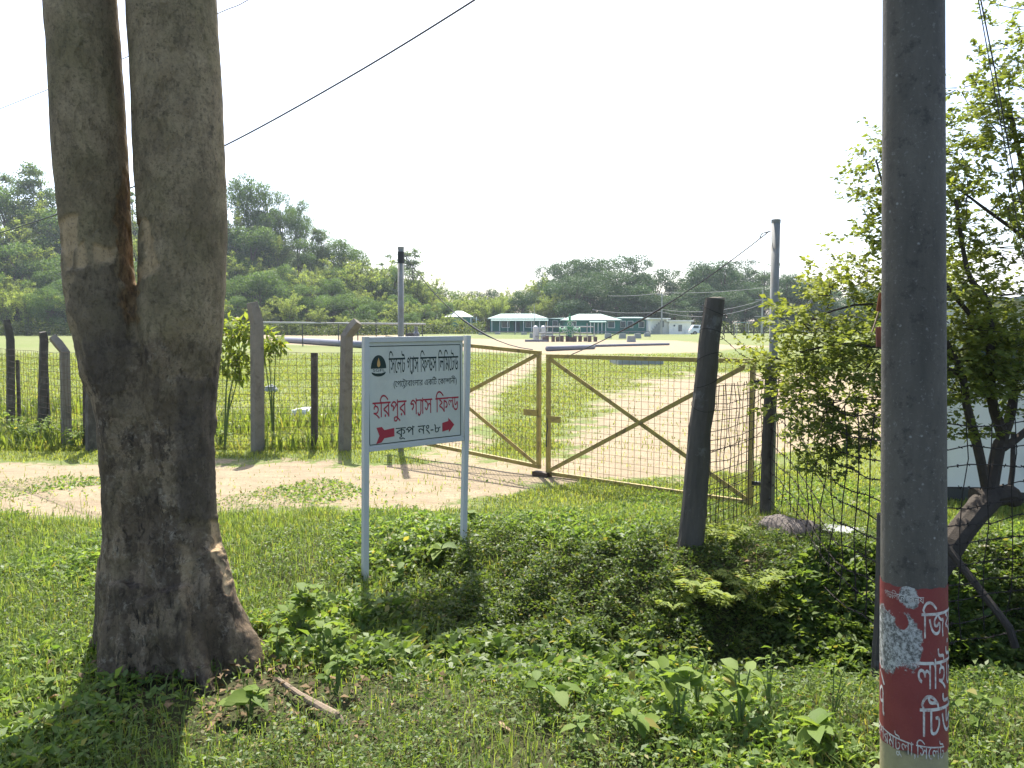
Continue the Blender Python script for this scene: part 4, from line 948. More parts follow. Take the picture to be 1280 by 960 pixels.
tw = []                                               # leafy clumps: px, py, Y, radius m, leaves, light
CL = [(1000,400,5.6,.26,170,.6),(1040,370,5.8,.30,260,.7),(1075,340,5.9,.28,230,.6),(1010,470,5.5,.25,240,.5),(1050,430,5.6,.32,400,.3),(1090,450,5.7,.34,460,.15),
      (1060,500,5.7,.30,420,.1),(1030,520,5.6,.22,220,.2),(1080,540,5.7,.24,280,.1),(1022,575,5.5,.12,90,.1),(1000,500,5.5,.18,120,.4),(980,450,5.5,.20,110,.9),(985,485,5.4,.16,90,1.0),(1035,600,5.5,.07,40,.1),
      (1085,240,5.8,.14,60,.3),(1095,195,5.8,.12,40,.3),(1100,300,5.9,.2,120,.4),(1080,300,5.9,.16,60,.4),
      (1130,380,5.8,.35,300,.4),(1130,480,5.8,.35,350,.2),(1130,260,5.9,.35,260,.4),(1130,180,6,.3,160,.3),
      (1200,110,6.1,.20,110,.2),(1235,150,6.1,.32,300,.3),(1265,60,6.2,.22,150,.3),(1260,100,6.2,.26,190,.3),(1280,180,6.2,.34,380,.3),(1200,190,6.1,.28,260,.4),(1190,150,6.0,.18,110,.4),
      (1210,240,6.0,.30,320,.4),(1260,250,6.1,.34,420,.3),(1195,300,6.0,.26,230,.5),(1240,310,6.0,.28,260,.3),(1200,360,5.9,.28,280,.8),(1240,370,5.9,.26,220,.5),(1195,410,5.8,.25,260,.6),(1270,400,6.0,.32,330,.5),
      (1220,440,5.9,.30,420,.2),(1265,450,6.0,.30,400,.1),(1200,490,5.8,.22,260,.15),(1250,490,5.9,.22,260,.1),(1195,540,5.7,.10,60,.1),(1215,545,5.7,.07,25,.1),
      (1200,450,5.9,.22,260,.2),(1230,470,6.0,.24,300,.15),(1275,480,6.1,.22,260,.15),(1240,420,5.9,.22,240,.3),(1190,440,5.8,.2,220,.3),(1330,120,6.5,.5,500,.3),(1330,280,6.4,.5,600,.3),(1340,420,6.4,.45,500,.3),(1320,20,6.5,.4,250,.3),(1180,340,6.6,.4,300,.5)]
Pl, Dl, Cl, Ll = [], [], [], []
nr = np.random.RandomState(23)
for px, py, Y, rad, nl, light in CL:
    c_ = np.array(P(px, py, Y)); ns = max(6, nl // 10)
    for j in range(ns):
        o_ = nr.normal(0, 1, 3); o_ = o_ / np.linalg.norm(o_) * rad * nr.uniform(.3, 1.12); o_[2] *= .8
        e = c_ + o_; dr = np.array([o_[0], o_[1], o_[2] * .25 + .05]) + nr.normal(0, .4, 3) * rad; dr /= np.linalg.norm(dr)
        Lt = nr.uniform(.16, .32); m_ = 28
        if j % 3 == 0: mb.tube([Vector(c_ + o_ * .25), Vector(e), Vector(e + dr * Lt)], [.005, .003, .0015], 3, False)
        for q_ in range(m_):
            s_ = q_ / m_; side = 1 if q_ % 2 else -1
            lat = np.cross(dr, [0, 0, 1]); lat /= np.linalg.norm(lat) + 1e-9
            Pl.append(e + dr * Lt * s_ + nr.normal(0, .012, 3)); Dl.append(dr * .6 + lat * side * .9 + nr.normal(0, .35, 3) + [0, 0, -.15])
            t_ = nr.uniform(0, 1)
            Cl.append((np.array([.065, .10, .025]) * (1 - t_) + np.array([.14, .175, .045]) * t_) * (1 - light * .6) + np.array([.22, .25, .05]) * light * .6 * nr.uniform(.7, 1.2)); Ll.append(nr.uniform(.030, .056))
Pl, Dl, Cl, Ll = map(np.array, (Pl, Dl, Cl, Ll))
mb.build('trunk', M['dark_bark'], bt)
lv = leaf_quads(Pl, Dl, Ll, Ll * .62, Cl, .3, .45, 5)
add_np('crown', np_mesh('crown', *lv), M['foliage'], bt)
ps_ = P(1183, 683, 5.35); pe_ = P(1262, 785, 5.0)
tag(MB().tube([ps_ + Vector((-.08, 0, .1)), ps_, pe_, pe_ + Vector((.03, -.02, -.12))], .026, 8, wob=.06, rnd=rr).build('prop_stick', M['dark_bark']), 'dark stick propped against the leaning stem of the bushy tree', 'stick')

# white outbuilding on the right
wb = empty('outbuilding', (4.13, 8.15, 0), 'low white walled outbuilding with grey roof behind the bushy tree', 'building')
x0, y0, x1, y1, hh = 4.13, 8.15, 10.5, 11.8, 2.02
mb = MB(); mb.box(((x0 + x1) / 2, (y0 + y1) / 2, hh / 2 - .1), (x1 - x0, y1 - y0, hh + .2)); mb.build('wall', M['white_wall'], wb, bevel=.01)
MB().box(((x0 + x1) / 2, y0 - .012, .06), (x1 - x0 + .02, .02, .16)).build('plinth', plain('dark_plinth', (.07, .07, .065), .9, .2), wb)
mb = MB(); ns = 60; vsr = []
for i in range(ns + 1):
    for s_, z_ in ((y0 - .35, hh + .02), (y1 + .3, hh + .75)): vsr.append((x0 + .55 + (x1 - x0) * i / ns, s_, z_ + .016 * (i % 2)))
n0 = len(vsr); vsr += [(a, b, c - .02) for a, b, c in vsr]
fs = [(2*i, 2*i+2, 2*i+3, 2*i+1) for i in range(ns)] + [(n0+2*i, n0+2*i+1, n0+2*i+3, n0+2*i+2) for i in range(ns)] + [(2*i, n0+2*i, n0+2*i+2, 2*i+2) for i in range(ns)] + [(2*i+1, 2*i+3, n0+2*i+3, n0+2*i+1) for i in range(ns)]
mb.add(vsr, fs).build('roof', plain('grey_tin_roof', (.40, .41, .41), .5, .4, .2, var=.1, scale=2), wb)
MB().box((x0 + .75, y0 - .008, hh - .55), (.5, .012, .4)).build('window', M['window_dark'], wb)

wb.rotation_euler = (0, 0, R(-25))
# ---------------------------------------------------------------- ground plants
def dens_pts(n, x0f, ylo, yhi, seed, ypow=1.0):
    r = np.random.RandomState(seed); t = r.uniform(0, 1, n) ** ypow; y = ylo + (yhi - ylo) * t
    x = r.uniform(-1, 1, n) * (.67 * y + .5); return x, y, r
def clump(x, y, s, seed): return nz(x, y, s, seed) * .5 + .5
# low leafy cover on the near banks
x, y, r = dens_pts(330000, 0, 2.45, 9.2, 51, .85)
ex = r.uniform(-.6, 4.2, 70000); ey = r.uniform(4.7, 6.6, 70000); x = np.r_[x, ex]; y = np.r_[y, ey]
d = dirt_at(x, y); sl_ = np.clip(1.25 - np.hypot((x + 1.25) / 1.0, (y - 3.75) / .62), 0, 1); sl_ = np.maximum(sl_, np.clip(1.3 - np.hypot(x / .33, (y - 3.12) / .16), 0, 1))
cl = np.clip(clump(x, y, 3.1, 52) * .5 + clump(x, y, 9, 53) * .5 + .25 * nz(x, y, 22, 54), 0, 1)
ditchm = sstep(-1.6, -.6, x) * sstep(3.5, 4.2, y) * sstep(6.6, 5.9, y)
keep = (r.uniform(0, 1, len(x)) < (1 - sl_ * .93) * (.16 + 1.05 * cl) * (1 - .97 * sstep(.25, .6, d)) + .25 * (d > .4) * (nz(x, y, 2.4, 57) > .42))
keep &= (np.hypot(x - UX, y - UY) > .14) & (poly_sd(x, y, [(-2.05, 3.98), (-1.35, 3.98), (-1.35, 4.4), (-2.05, 4.4)]) < 0)
x, y, cl, ditchm = x[keep], y[keep], cl[keep], ditchm[keep]; n = len(x)
hgt = (.012 + .16 * cl ** 1.6 * r.uniform(.15, 1, n) * (1 + .8 * ditchm)) * sstep(9.5, 6.5, y) + .012
short = sstep(6.3, 7.4, y) * .6 + sstep(-1.0, -2.2, x) * .35; hgt *= (1 - np.clip(short, 0, .75))
h = r.uniform(0, 6.283, n); el = r.uniform(-.15, .9, n)
D = np.c_[np.cos(h) * np.cos(el), np.sin(h) * np.cos(el), np.sin(el)]
zone = sstep(-.15, .35, nz(x, y, 2.2, 58)); Lh = r.uniform(.016, .036, n) * (.8 + .75 * zone) * (1 + .5 * ditchm) * (1 + .5 * (r.uniform(0, 1, n) < .06)); 
zb = gz(x, y)
Pb = np.c_[x, y, zb + hgt]
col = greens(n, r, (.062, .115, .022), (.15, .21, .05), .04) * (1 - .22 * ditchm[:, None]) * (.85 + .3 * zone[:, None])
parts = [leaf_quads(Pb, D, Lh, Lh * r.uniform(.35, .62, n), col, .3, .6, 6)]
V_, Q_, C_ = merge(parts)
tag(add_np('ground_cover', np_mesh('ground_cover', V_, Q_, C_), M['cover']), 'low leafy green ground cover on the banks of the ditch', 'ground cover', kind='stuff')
# grass blades: near banks, verge, and the field
def grass(n, ylo, yhi, seed, ypow, hmin, hmax, w, dmul, lo, hi, yel, name, lab, xmin=None):
    x, y, r = dens_pts(n, 0, ylo, yhi, seed, ypow)
    d = dirt_at(x, y); cl = clump(x, y, 2.3, seed + 1) * .5 + clump(x, y, .6, seed + 2) * .5
    sl2 = np.clip(1.35 - np.hypot((x + 1.3) / 1.0, (y - 3.65) / .62), 0, 1)
    keep = r.uniform(0, 1, n) < (1 - .97 * sstep(.2, .55, d)) * (.3 + .9 * cl) * dmul(x, y) * (1 - .9 * sl2)
    keep &= (np.hypot(x - UX, y - UY) > .14) & (poly_sd(x, y, [(-2.05, 3.98), (-1.35, 3.98), (-1.35, 4.4), (-2.05, 4.4)]) < 0)
    x, y, cl = x[keep], y[keep], cl[keep]; m = len(x)
    L_ = r.uniform(hmin, hmax, m) * (.6 + .8 * cl); 
    v = blades(np.c_[x, y, gz(x, y) - .004], None, L_, w * (1 + y * .06) * r.uniform(.7, 1.3, m), greens(m, r, lo, hi, yel), r.uniform(.1, 1, m), seed)
    return v
gv1 = grass(120000, 2.45, 7.6, 71, .9, .05, .15, .0045, lambda x, y: np.where(x < -.9, 1.0, .5) * (1 - .9 * sstep(-.3, .5, x) * sstep(3.9, 4.4, y) * sstep(6.6, 6.1, y)), (.085, .14, .028), (.19, .245, .065), .08, '', '')
gv2 = grass(120000, 6.6, 11.6, 75, 1.0, .025, .075, .006, lambda x, y: 1 + 0 * x, (.13, .175, .03), (.24, .27, .07), .10, '', '')
V_, Q_, C_ = merge([gv1, gv2])
tag(add_np('near_grass', np_mesh('near_grass', V_, Q_, C_), M['cover']), 'short bright grass along the dirt track and on the near banks', 'grass', kind='stuff')
gv3 = grass(330000, 11.2, 48, 81, 1.5, .03, .085, .010, lambda x, y: sstep(52, 38, y), (.12, .16, .03), (.22, .25, .07), .14, '', '')
wd = grass(26000, 11.0, 17, 91, 1.2, .10, .34, .014, lambda x, y: sstep(-2.2, -3.0, x) * sstep(.35, .6, clump(x, y, 1.1, 92)), (.08, .12, .02), (.16, .2, .05), .06, '', '')
V_, Q_, C_ = merge([gv3, wd])
tag(add_np('field_grass', np_mesh('field_grass', V_, Q_, C_), M['cover']), 'short grass covering the field behind the gate and fence', 'grass', kind='stuff')
# dead leaves under the forked tree
r = np.random.RandomState(95); n = 900; x = -1.3 + r.normal(0, .5, n); y = 3.72 + r.normal(0, .3, n)
x[520:] = r.uniform(-2.6, 2.4, 380); y[520:] = r.uniform(2.6, 7.0, 380)
ok = (y < 4.0) | (np.abs(x + 1.7) > .6); x, y = x[ok], y[ok]; n = len(x); h = r.uniform(0, 6.28, n)
col = np.array([.13, .088, .045]) * r.uniform(.4, 1.6, (n, 1)); L_ = r.uniform(.02, .055, n)
lq = leaf_quads(np.c_[x, y, gz(x, y) + .012 + .05 * (r.uniform(0, 1, n) < .4)], np.c_[np.cos(h), np.sin(h), r.normal(0, .2, n)], L_, L_ * .5, col, .5, .3, 7)
tag(add_np('leaf_litter', np_mesh('leaf_litter', *lq), leafmat('dead_leaves', (1, 1, 1), .1, .2, .8)), 'dry brown leaves scattered over the ground near the forked tree', 'leaf litter', kind='stuff')

def leafy_plant(px, py, z, nl, ll, hgt, label, group=None, seed=0, lo=(.075, .13, .025), hi=(.15, .21, .045), name='leafy_plant', wr=.62, cat='plant', Y=None, spread=.5):
    b = P(px, py, Y) if Y else G(px, py, z); b.z = gz1(b.x, b.y) if Y is None else gz1(b.x, b.y)
    r = np.random.RandomState(seed + 200); t = empty(name, b, label, cat, group)
    mb = MB(); Pl, Dl = [], []
    for i in range(max(2, nl // 5)):
        a = r.uniform(0, 6.28); out = r.uniform(.1, 1) * hgt * spread; H_ = hgt * r.uniform(.55, 1.05)
        tip = np.array(b) + [math.cos(a) * out, math.sin(a) * out, H_]; mid_ = np.array(b) + [math.cos(a) * out * .35, math.sin(a) * out * .35, H_ * .6]
        mb.tube([Vector(b) - Vector((0, 0, .02)), Vector(mid_), Vector(tip)], [ll * .06 + .001, ll * .04 + .001, ll * .02 + .0005], 4, False)
        for k in range(5):
            s_ = r.uniform(.35, 1.0); p_ = mid_ * (1 - s_) + tip * s_; an = r.uniform(0, 6.28)
            Pl.append(p_); Dl.append([math.cos(an), math.sin(an), r.uniform(-.4, .45)])
    Pl = np.array(Pl); m = len(Pl); L_ = r.uniform(.6, 1.2, m) * ll
    mb.build('stem', M['stem'], t)
    # two-quad leaves with a fold
    D = unit(np.array(Dl)); up = np.tile([0, 0, 1.], (m, 1)) + r.normal(0, .35, (m, 3)); S = unit(np.cross(D, up)); N_ = np.cross(S, D)
    L1 = L_[:, None]; W = L1 * wr
    v = np.stack([Pl, Pl + D * L1 * .3 + S * W * .45 + N_ * L1 * .10, Pl + D * L1 * .65 + S * W * .38 + N_ * L1 * .08, Pl + D * L1 - N_ * L1 * .12,
                  Pl + D * L1 * .65 - S * W * .38 + N_ * L1 * .08, Pl + D * L1 * .3 - S * W * .45 + N_ * L1 * .10, Pl + D * L1 * .5 + N_ * L1 * .02], 1).reshape(-1, 3)
    k = np.arange(m)[:, None] * 7
    q = np.concatenate([k + [0, 1, 2, 6], k + [0, 6, 4, 5], k + [6, 2, 3, 4]])
    add_np('leaves', np_mesh('leaves', v, q, np.repeat(greens(m, r, lo, hi, .05), 7, 0)), M['foliage'], t, smooth=False)
    return t
for i, a in enumerate([(372, 800, 0, 60, .095, .34, 'broad leaved sapling growing at the right foot of the forked tree'), (405, 830, 0, 36, .085, .26, 'light green broad leaved plant right of the forked tree roots'),
        (345, 838, 0, 26, .07, .18, 'low broad leaved plant against the right root of the forked tree'), (313, 905, 0, 22, .11, .16, 'bright broad leaved plant in front of the forked tree, left of the dead branch'),
        (420, 870, 0, 26, .07, .2, 'leafy weed beside the dead branch'), (545, 700, 0, 12, .13, .2, 'large leaved plant between the two sign posts'), (500, 735, -.1, 16, .08, .16, 'small leafy weed in front of the left sign post'),
        (590, 665, 0, 18, .08, .2, 'leafy weed behind the right sign post'), (680, 905, 0, 12, .12, .2, 'broad leaved plant on the near bank below the gate'), (850, 925, 0, 24, .11, .28, 'tall broad leaved weed at the bottom edge on the near bank'),
        (925, 935, 0, 26, .10, .30, 'leafy weed on the near bank at the bottom, right of the tall weed'), (790, 945, 0, 16, .09, .16, 'low leafy weed at the bottom edge on the near bank'), (1015, 955, 0, 16, .12, .14, 'broad leaved plant at the bottom edge left of the utility pole'),
        (1215, 945, 0, 26, .06, .22, 'leafy weed at the bottom edge right of the utility pole'), (720, 950, 0, 16, .08, .12, 'small pale weed at the bottom edge beside the bare soil patch'), (60, 880, 0, 30, .05, .12, 'low weed at the lower left corner')]):
    leafy_plant(*a, seed=i)
# upright stalky weeds on the near bank at right
for i, (px, py, lab) in enumerate(((870, 905, 'thin stalked weed on the near bank, leftmost by the dark ditch'), (960, 905, 'thin stalked weed on the near bank in front of the dark ditch'), (1040, 915, 'thin stalked weed close to the left side of the utility pole'))):
    leafy_plant(px, py, 0, 26, .05, .32, lab, seed=40 + i, wr=.28, name='stalky_weed', spread=.35)
# ferns by the leaning post
def fern(px, py, z, nf, L, label, seed):
    b = G(px, py, z); b.z = gz1(b.x, b.y); r = np.random.RandomState(seed); t = empty('fern', b, label, 'fern', 'ferns by the leaning post'); Pl, Dl, Ll = [], [], []; mb = MB()
    for i in range(nf):
        a = 6.28 * i / nf + r.uniform(-.4, .4); d = np.array([math.cos(a), math.sin(a), 0]); l = L * r.uniform(.7, 1.1); pts = []
        for k in range(15):
            s_ = k / 14; p_ = np.array(b) + d * l * s_ * .7 + [0, 0, l * (1.45 * s_ - 1.05 * s_ * s_)]; pts.append(Vector(p_))
            if k > 1:
                lat = np.array([-d[1], d[0], 0])
                for sd in (-1, 1): Pl.append(p_); Dl.append(lat * sd + d * .45 + [0, 0, r.uniform(-.15, .1)]); Ll.append(l * .26 * math.sin(math.pi * (.18 + .82 * s_)) + .006)
        mb.tube(pts, [.0022] * 15, 3, False)
    mb.build('stem', M['stem'], t); Pl, Dl, Ll = map(np.array, (Pl, Dl, Ll)); 
    add_np('leaves', np_mesh('leaves', *leaf_quads(Pl, Dl, Ll, Ll * .30 + .003, greens(len(Pl), r, (.12, .17, .035), (.2, .25, .06), .05), .3, .25, seed)), M['foliage'], t)
for i, a in enumerate([(870, 735, -.1, 7, .36, 'fern directly below the leaning post'), (900, 765, -.25, 8, .42, 'bright fern in front of the leaning post'), (935, 750, -.2, 8, .40, 'fern right of the leaning post'), (960, 775, -.3, 7, .34, 'fern at the edge of the dark ditch'),
                       (840, 760, -.2, 6, .30, 'small fern left of the leaning post foot'), (905, 690, -.02, 7, .34, 'fern between the leaning post and the hinge post')]): fern(*a, 300 + i)
# sapling by the left fence
def sapling(px, Y, py_b, lobes, label, seed):
    b = P(px, py_b, Y); b.z = gz1(b.x, b.y); t = empty('sapling', b, label, 'sapling'); mb = MB(); r = np.random.RandomState(seed); Pl, Dl = [], []
    for lx, ly, rad, nl in lobes:
        c_ = np.array(P(lx, ly, Y)); mb.tube([b, b.lerp(Vector(c_), .5) + Vector(((c_[0] - b.x) * -.2, 0, 0)), Vector(c_)], [.014, .010, .005], 5, False)
        for k in range(nl):
            o_ = r.normal(0, 1, 3); o_ /= np.linalg.norm(o_); Pl.append(c_ + o_ * rad * r.uniform(.3, 1) ** .6); Dl.append(o_ * .7 + r.normal(0, .5, 3) + [0, 0, -.35])
    mb.build('stem', M['stem'], t); Pl = np.array(Pl); L_ = r.uniform(.09, .16, len(Pl))
    add_np('leaves', np_mesh('leaves', *leaf_quads(Pl, np.array(Dl), L_, L_ * .42, greens(len(Pl), r, (.11, .16, .03), (.20, .25, .055), .05), .35, .4, seed)), M['foliage'], t)
sapling(281, 11.3, 566, [(290, 412, .22, 120), (300, 435, .22, 120), (285, 450, .2, 100), (308, 412, .15, 60), (300, 465, .12, 50)], 'leafy green sapling at the wire fence right of the forked tree', 7)
sapling(342, 11.5, 560, [(335, 425, .17, 90), (345, 432, .13, 60), (330, 440, .13, 60)], 'smaller leafy sapling behind the tall concrete fence post', 8)
for i, (px, py, s_) in enumerate(((20, 545, .5), (60, 556, .45), (110, 560, .35), (150, 562, .3), (-20, 545, .5), (275, 560, .3), (40, 560, .4), (90, 562, .3))):
    leafy_plant(px, py, 0, 90, .06, s_, ['dense weed clump at the foot of the fence near the left edge', 'weed clump at the fence foot between the dark posts', 'weed clump at the foot of the pale bent post', 'weed clump half hidden by the forked tree', 'weed clump at the fence, cut by the left edge', 'weed clump at the foot of the sapling', 'spreading weed clump in front of the leftmost fence posts', 'low weed clump in front of the pale bent post'][i], group='weeds along the fence', seed=120 + i, name='weed_clump', spread=1.0, Y=11.0 + (i % 3) * .25 + max(0, (100 - px)) * .012)
# dead branch, sack, stones
b = [G(345, 850, .06), G(375, 873, .05), G(420, 910, .0), G(432, 918, -.02)]
for p in b: p.z = gz1(p.x, p.y) + .05
b[-1].z -= .04
tag(MB().tube(b, [.010, .017, .021, .016], 8, wob=.1, rnd=rr).build('dead_branch', M['dead_wood']), 'broken grey branch lying among the weeds right of the forked tree', 'branch')
def lump(name, c, size, mat, label, cat, seed, flat_=.5, group=None):
    bm = bmesh.new(); bmesh.ops.create_icosphere(bm, subdivisions=4, radius=1)
    for v in bm.verts:
        k = 1 + .25 * mnoise.noise(v.co * 1.6 + Vector((seed, 0, 0))) + .12 * mnoise.noise(v.co * 4 + Vector((seed, 3, 0)))
        z = v.co.z * size[2] * k; v.co = Vector((v.co.x * size[0] * k, v.co.y * size[1] * k, max(z, -.03)))
    me = bpy.data.meshes.new(name); bm.to_mesh(me); bm.free(); o = link(name, me, mat, smooth=True); o.location = c; return tag(o, label, cat, group)
s = G(381, 519, 0); lump('plastic_sack', (s.x, s.y, .03), (.30, .18, .13), plain('white_sack', (.62, .64, .66), .6, .3, var=.1, scale=6), 'white plastic sack lying on the grass behind the wire fence', 'sack', 3)
s = G(408, 521, 0); lump('plastic_bag', (s.x, s.y, .0), (.28, .14, .05), plain('pale_bag', (.5, .5, .48), .6, .3, var=.1, scale=6), 'flat pale plastic scrap right of the white sack on the grass', 'bag', 5)
s = G(339, 490, 0); lump('rubble_stone', (s.x, s.y, .05), (.16, .14, .14), M['concrete'], 'grey stone on the grass behind the tall concrete fence post', 'stone', 7)
s = G(985, 668, 0); lump('gravel_heap', (s.x, s.y, gz1(s.x, s.y) - .01), (.30, .24, .14), plain('gravel', (.15, .13, .115), .95, .1, var=.6, scale=60, bump=.02), 'heap of grey gravel beside the hinge post', 'gravel heap', 9)
s = G(955, 655, 0); lump('soil_heap', (s.x - .02, s.y - .05, gz1(s.x, s.y) - .02), (.32, .22, .06), plain('pale_soil', (.27, .22, .17), .95, .1, var=.4, scale=40, bump=.02), 'low heap of pale soil round the hinge post foot', 'soil heap', 11)
s = G(1055, 671, 0); tag(MB().box((s.x, s.y, gz1(s.x, s.y) + .035), (.34, .17, .05), M=Matrix.Rotation(-.5, 3, 'Z') @ Matrix.Rotation(.12, 3, 'X')).build('flat_stone', M['concrete'], bevel=.012), 'pale flat slab lying in the grass right of the gravel heap', 'slab')
s = G(613, 917, 0); s.z = gz1(s.x, s.y) + .02; tag(add_np('dry_leaf', np_mesh('dry_leaf', *leaf_quads(np.array([[*s]]), np.array([[1, -.5, .1]]), .11, .045, np.array([[.34, .24, .15]]), .6, .1, 1)), leafmat('dry_leaf', (1, 1, 1), .2, .2, .8)), 'single large dry brown leaf on the bare patch at the bottom', 'leaf')

# ---------------------------------------------------------------- things standing in the field
def at0(px, Y): return P(px, 404, Y).x
# pipes on the dirt pad
def ground_pipe(a, b, r_, lab, mat=None, name='ground_pipe'):
    a, b = Vector(a), Vector(b); mid_ = (a + b) / 2
    return tag(MB().tube([a, a.lerp(b, .3), mid_, b.lerp(a, .3), b], r_, 10).build(name, mat or M['pipe_blue'], smooth=True), lab, 'pipe')
def g0(px, py, dz=0): p = G(px, py); p.z = dz; return p
ground_pipe(g0(684, 439, .16), g0(742, 436.5, .16), .17, 'thick bluish pipe lying on the dirt pad just above the middle of the gate')
ground_pipe(g0(735, 434, .1), g0(836, 431.5, .1), .10, 'thin long pipe lying on the dirt pad right of the wellhead')
ground_pipe(g0(346, 427.5, .25), g0(466, 436, .25), .27, 'long bluish pipe along the grass edge left of the sign board')
# slab with a beam
c_ = g0(795, 455)
t = empty('concrete_slab', (c_.x, c_.y, 0), 'dark weathered concrete slab in the grass just behind the right gate leaf', 'slab')
MB().box((c_.x, c_.y, .12), (2.0, 1.7, .26), rz=.1).build('slab', M['concrete'], t, bevel=.02)
MB().box((c_.x + .1, c_.y - .1, .28), (1.3, .8, .06), rz=.1).build('cover', plain('dark_cover', (.10, .12, .13), .6, .4), t, bevel=.01)
MB().box((c_.x + 1.35, c_.y + .1, .22), (1.3, .12, .10), rz=.05).build('beam', M['rusty_wire'], t)
# kerb blocks with a low rail
bl = [(602, 421.5), (622, 421), (655, 421), (666, 422.5), (686, 422), (760, 423), (778, 423.2), (797, 423), (789, 427.5), (809, 422)]
pos = ['leftmost block of the row, beside the sign board', 'second block from the left of the row', 'third block from the left of the row', 'small block just right of the third block', 'block close to the left of the wellhead', 'first block to the right of the wellhead', 'second block to the right of the wellhead', 'third block to the right of the wellhead', 'block standing alone nearer the gate than the row', 'rightmost block of the row']
for (px, py), lab in zip(bl, pos):
    p = g0(px, py)
    tag(MB().box((p.x, p.y, .28), (.85, .5, .62), taper=.86).build('concrete_block', M['concrete'], bevel=.04), 'grey concrete block, ' + lab, 'concrete block', 'concrete blocks round the wellhead')
for a, b, lab in (((575, 419), (690, 419.2), 'low dark rail along the grass edge left of the wellhead'), ((745, 419.6), (812, 419.2), 'low dark rail along the grass edge right of the wellhead')):
    A2, B2 = g0(*a), g0(*b); t = empty('low_rail', A2, lab, 'rail', 'low rails by the wellhead')
    MB().bar(A2 + Vector((0, 0, .55)), B2 + Vector((0, 0, .55)), .1, .12).build('bar', M['pipe_blue'], t)
    for k in range(6): q_ = A2.lerp(B2, k / 5); MB().box((q_.x, q_.y, .24), (.12, .12, .52)).build('post', M['pipe_blue'], t)
# wellhead
W0 = g0(712, 427); YW = W0.y; s_ = YW / F
wh = empty('wellhead', W0, 'green wellhead valve stack surrounded by grey pipes, railings and blocks on the dirt pad', 'wellhead')
MB().lathe((W0.x, YW, 0), [(.35, 0), (.35, .3), (.22, .32), (.22, .8), (.38, .82), (.38, .95), (.2, .97), (.2, 1.35), (.34, 1.37), (.34, 1.5), (.17, 1.52), (.17, 1.95), (.3, 1.97), (.3, 2.08), (.12, 2.1), (.12, 2.45), (.05, 2.5), (.05, 2.75)], 14).build('valve_stack', M['wellhead_green'], wh)
mb = MB(); mb.tube([(W0.x - 1.0, YW, 1.15), (W0.x + 1.0, YW, 1.15)], .13, 10)
for dx in (-.95, -.5, .5, .95): mb.tube([(W0.x + dx - .06, YW, 1.15), (W0.x + dx + .06, YW, 1.15)], .26, 12)
mb.build('wing_valve', M['wellhead_green'], wh)
def wheel(c, r_, nm='hand_wheel'):
    mb = MB(); mb.tube([Vector(c) + Vector((r_ * math.cos(t), 0, r_ * math.sin(t))) for t in np.linspace(0, 6.2832, 17)], .025, 5, False)
    for k in range(3): mb.bar(Vector(c), Vector(c) + Vector((math.cos(k * 2.1) * r_, 0, math.sin(k * 2.1) * r_)), .03)
    mb.build(nm, M['white_paint'], wh)
for c in ((W0.x - .5, YW - .3, 1.2), (W0.x + .55, YW - .3, 1.2), (W0.x, YW - .35, 1.72), (W0.x, YW - .4, .9)): wheel(c, .24)
mb = MB()
for z_, x0_, x1_ in ((.55, -3.4, 2.6), (.85, -3.0, 2.2), (1.45, -2.4, 2.4)):
    mb.tube([(W0.x + x0_, YW + .6, z_), (W0.x + x1_, YW + .6, z_)], .06, 8)
for k in range(9): x_ = W0.x - 3.0 + k * .68; mb.tube([(x_, YW + .6, 0), (x_, YW + .6, 1.45 + .35 * (k % 2))], .05, 6)
mb.build('pipe_rack', M['pale_pole'], wh)
mb = MB(); rb = random.Random(2)
for k in range(12): mb.box((W0.x - 2.6 + k * .45 + rb.uniform(-.1, .1), YW - .8 + rb.uniform(-.3, .3), .25), (.34, .3, rb.uniform(.4, .8)))
mb.build('base_block', plain('brown_blocks', (.12, .085, .075), .8, .2, var=.4), wh)
MB().box((W0.x - 3.3, YW - .6, .1), (2.2, .5, .22)).build('skid_beam', M['pipe_blue'], wh)
mb = MB()
for k in (0, 1): mb.lathe((W0.x - 3.3 + k * .75, YW + 1.2, 0), [(.27, 0), (.27, 1.3), (.2, 1.5), (.08, 1.55)], 10)
mb.build('gas_bottle', M['white_paint'], wh)
# thin pipe rail far left
ra, rb_ = P(328, 403.2, 62), P(532, 405.2, 62)
t = empty('pipe_rail', (ra.x, ra.y, 0), 'long pale pipe carried on thin posts across the field left of the sign board', 'pipe rail')
MB().tube([ra, rb_], .075, 8).build('pipe', M['pale_pole'], t)
for px in (337, 378, 423, 447, 470, 508, 528):
    x_ = at0(px, 62); MB().bar((x_, 62, -.05), (x_, 62, 1.75 + (.4 if px == 470 else 0)), .07).build('support', M['black_metal'], t)
t = empty('pump_frame', (at0(514, 70), 70, 0), 'small dark pump on a frame in the grass behind the left tall gate post', 'pump')
MB().box((at0(512, 70), 70, .5), (.7, .5, .9)).build('base', M['black_metal'], t); MB().lathe((at0(520, 70), 70, 0), [(.3, 0), (.3, .9), (.15, 1.1), (.15, 1.5)], 12).build('motor', plain('pump_grey', (.12, .13, .14), .6, .3), t)

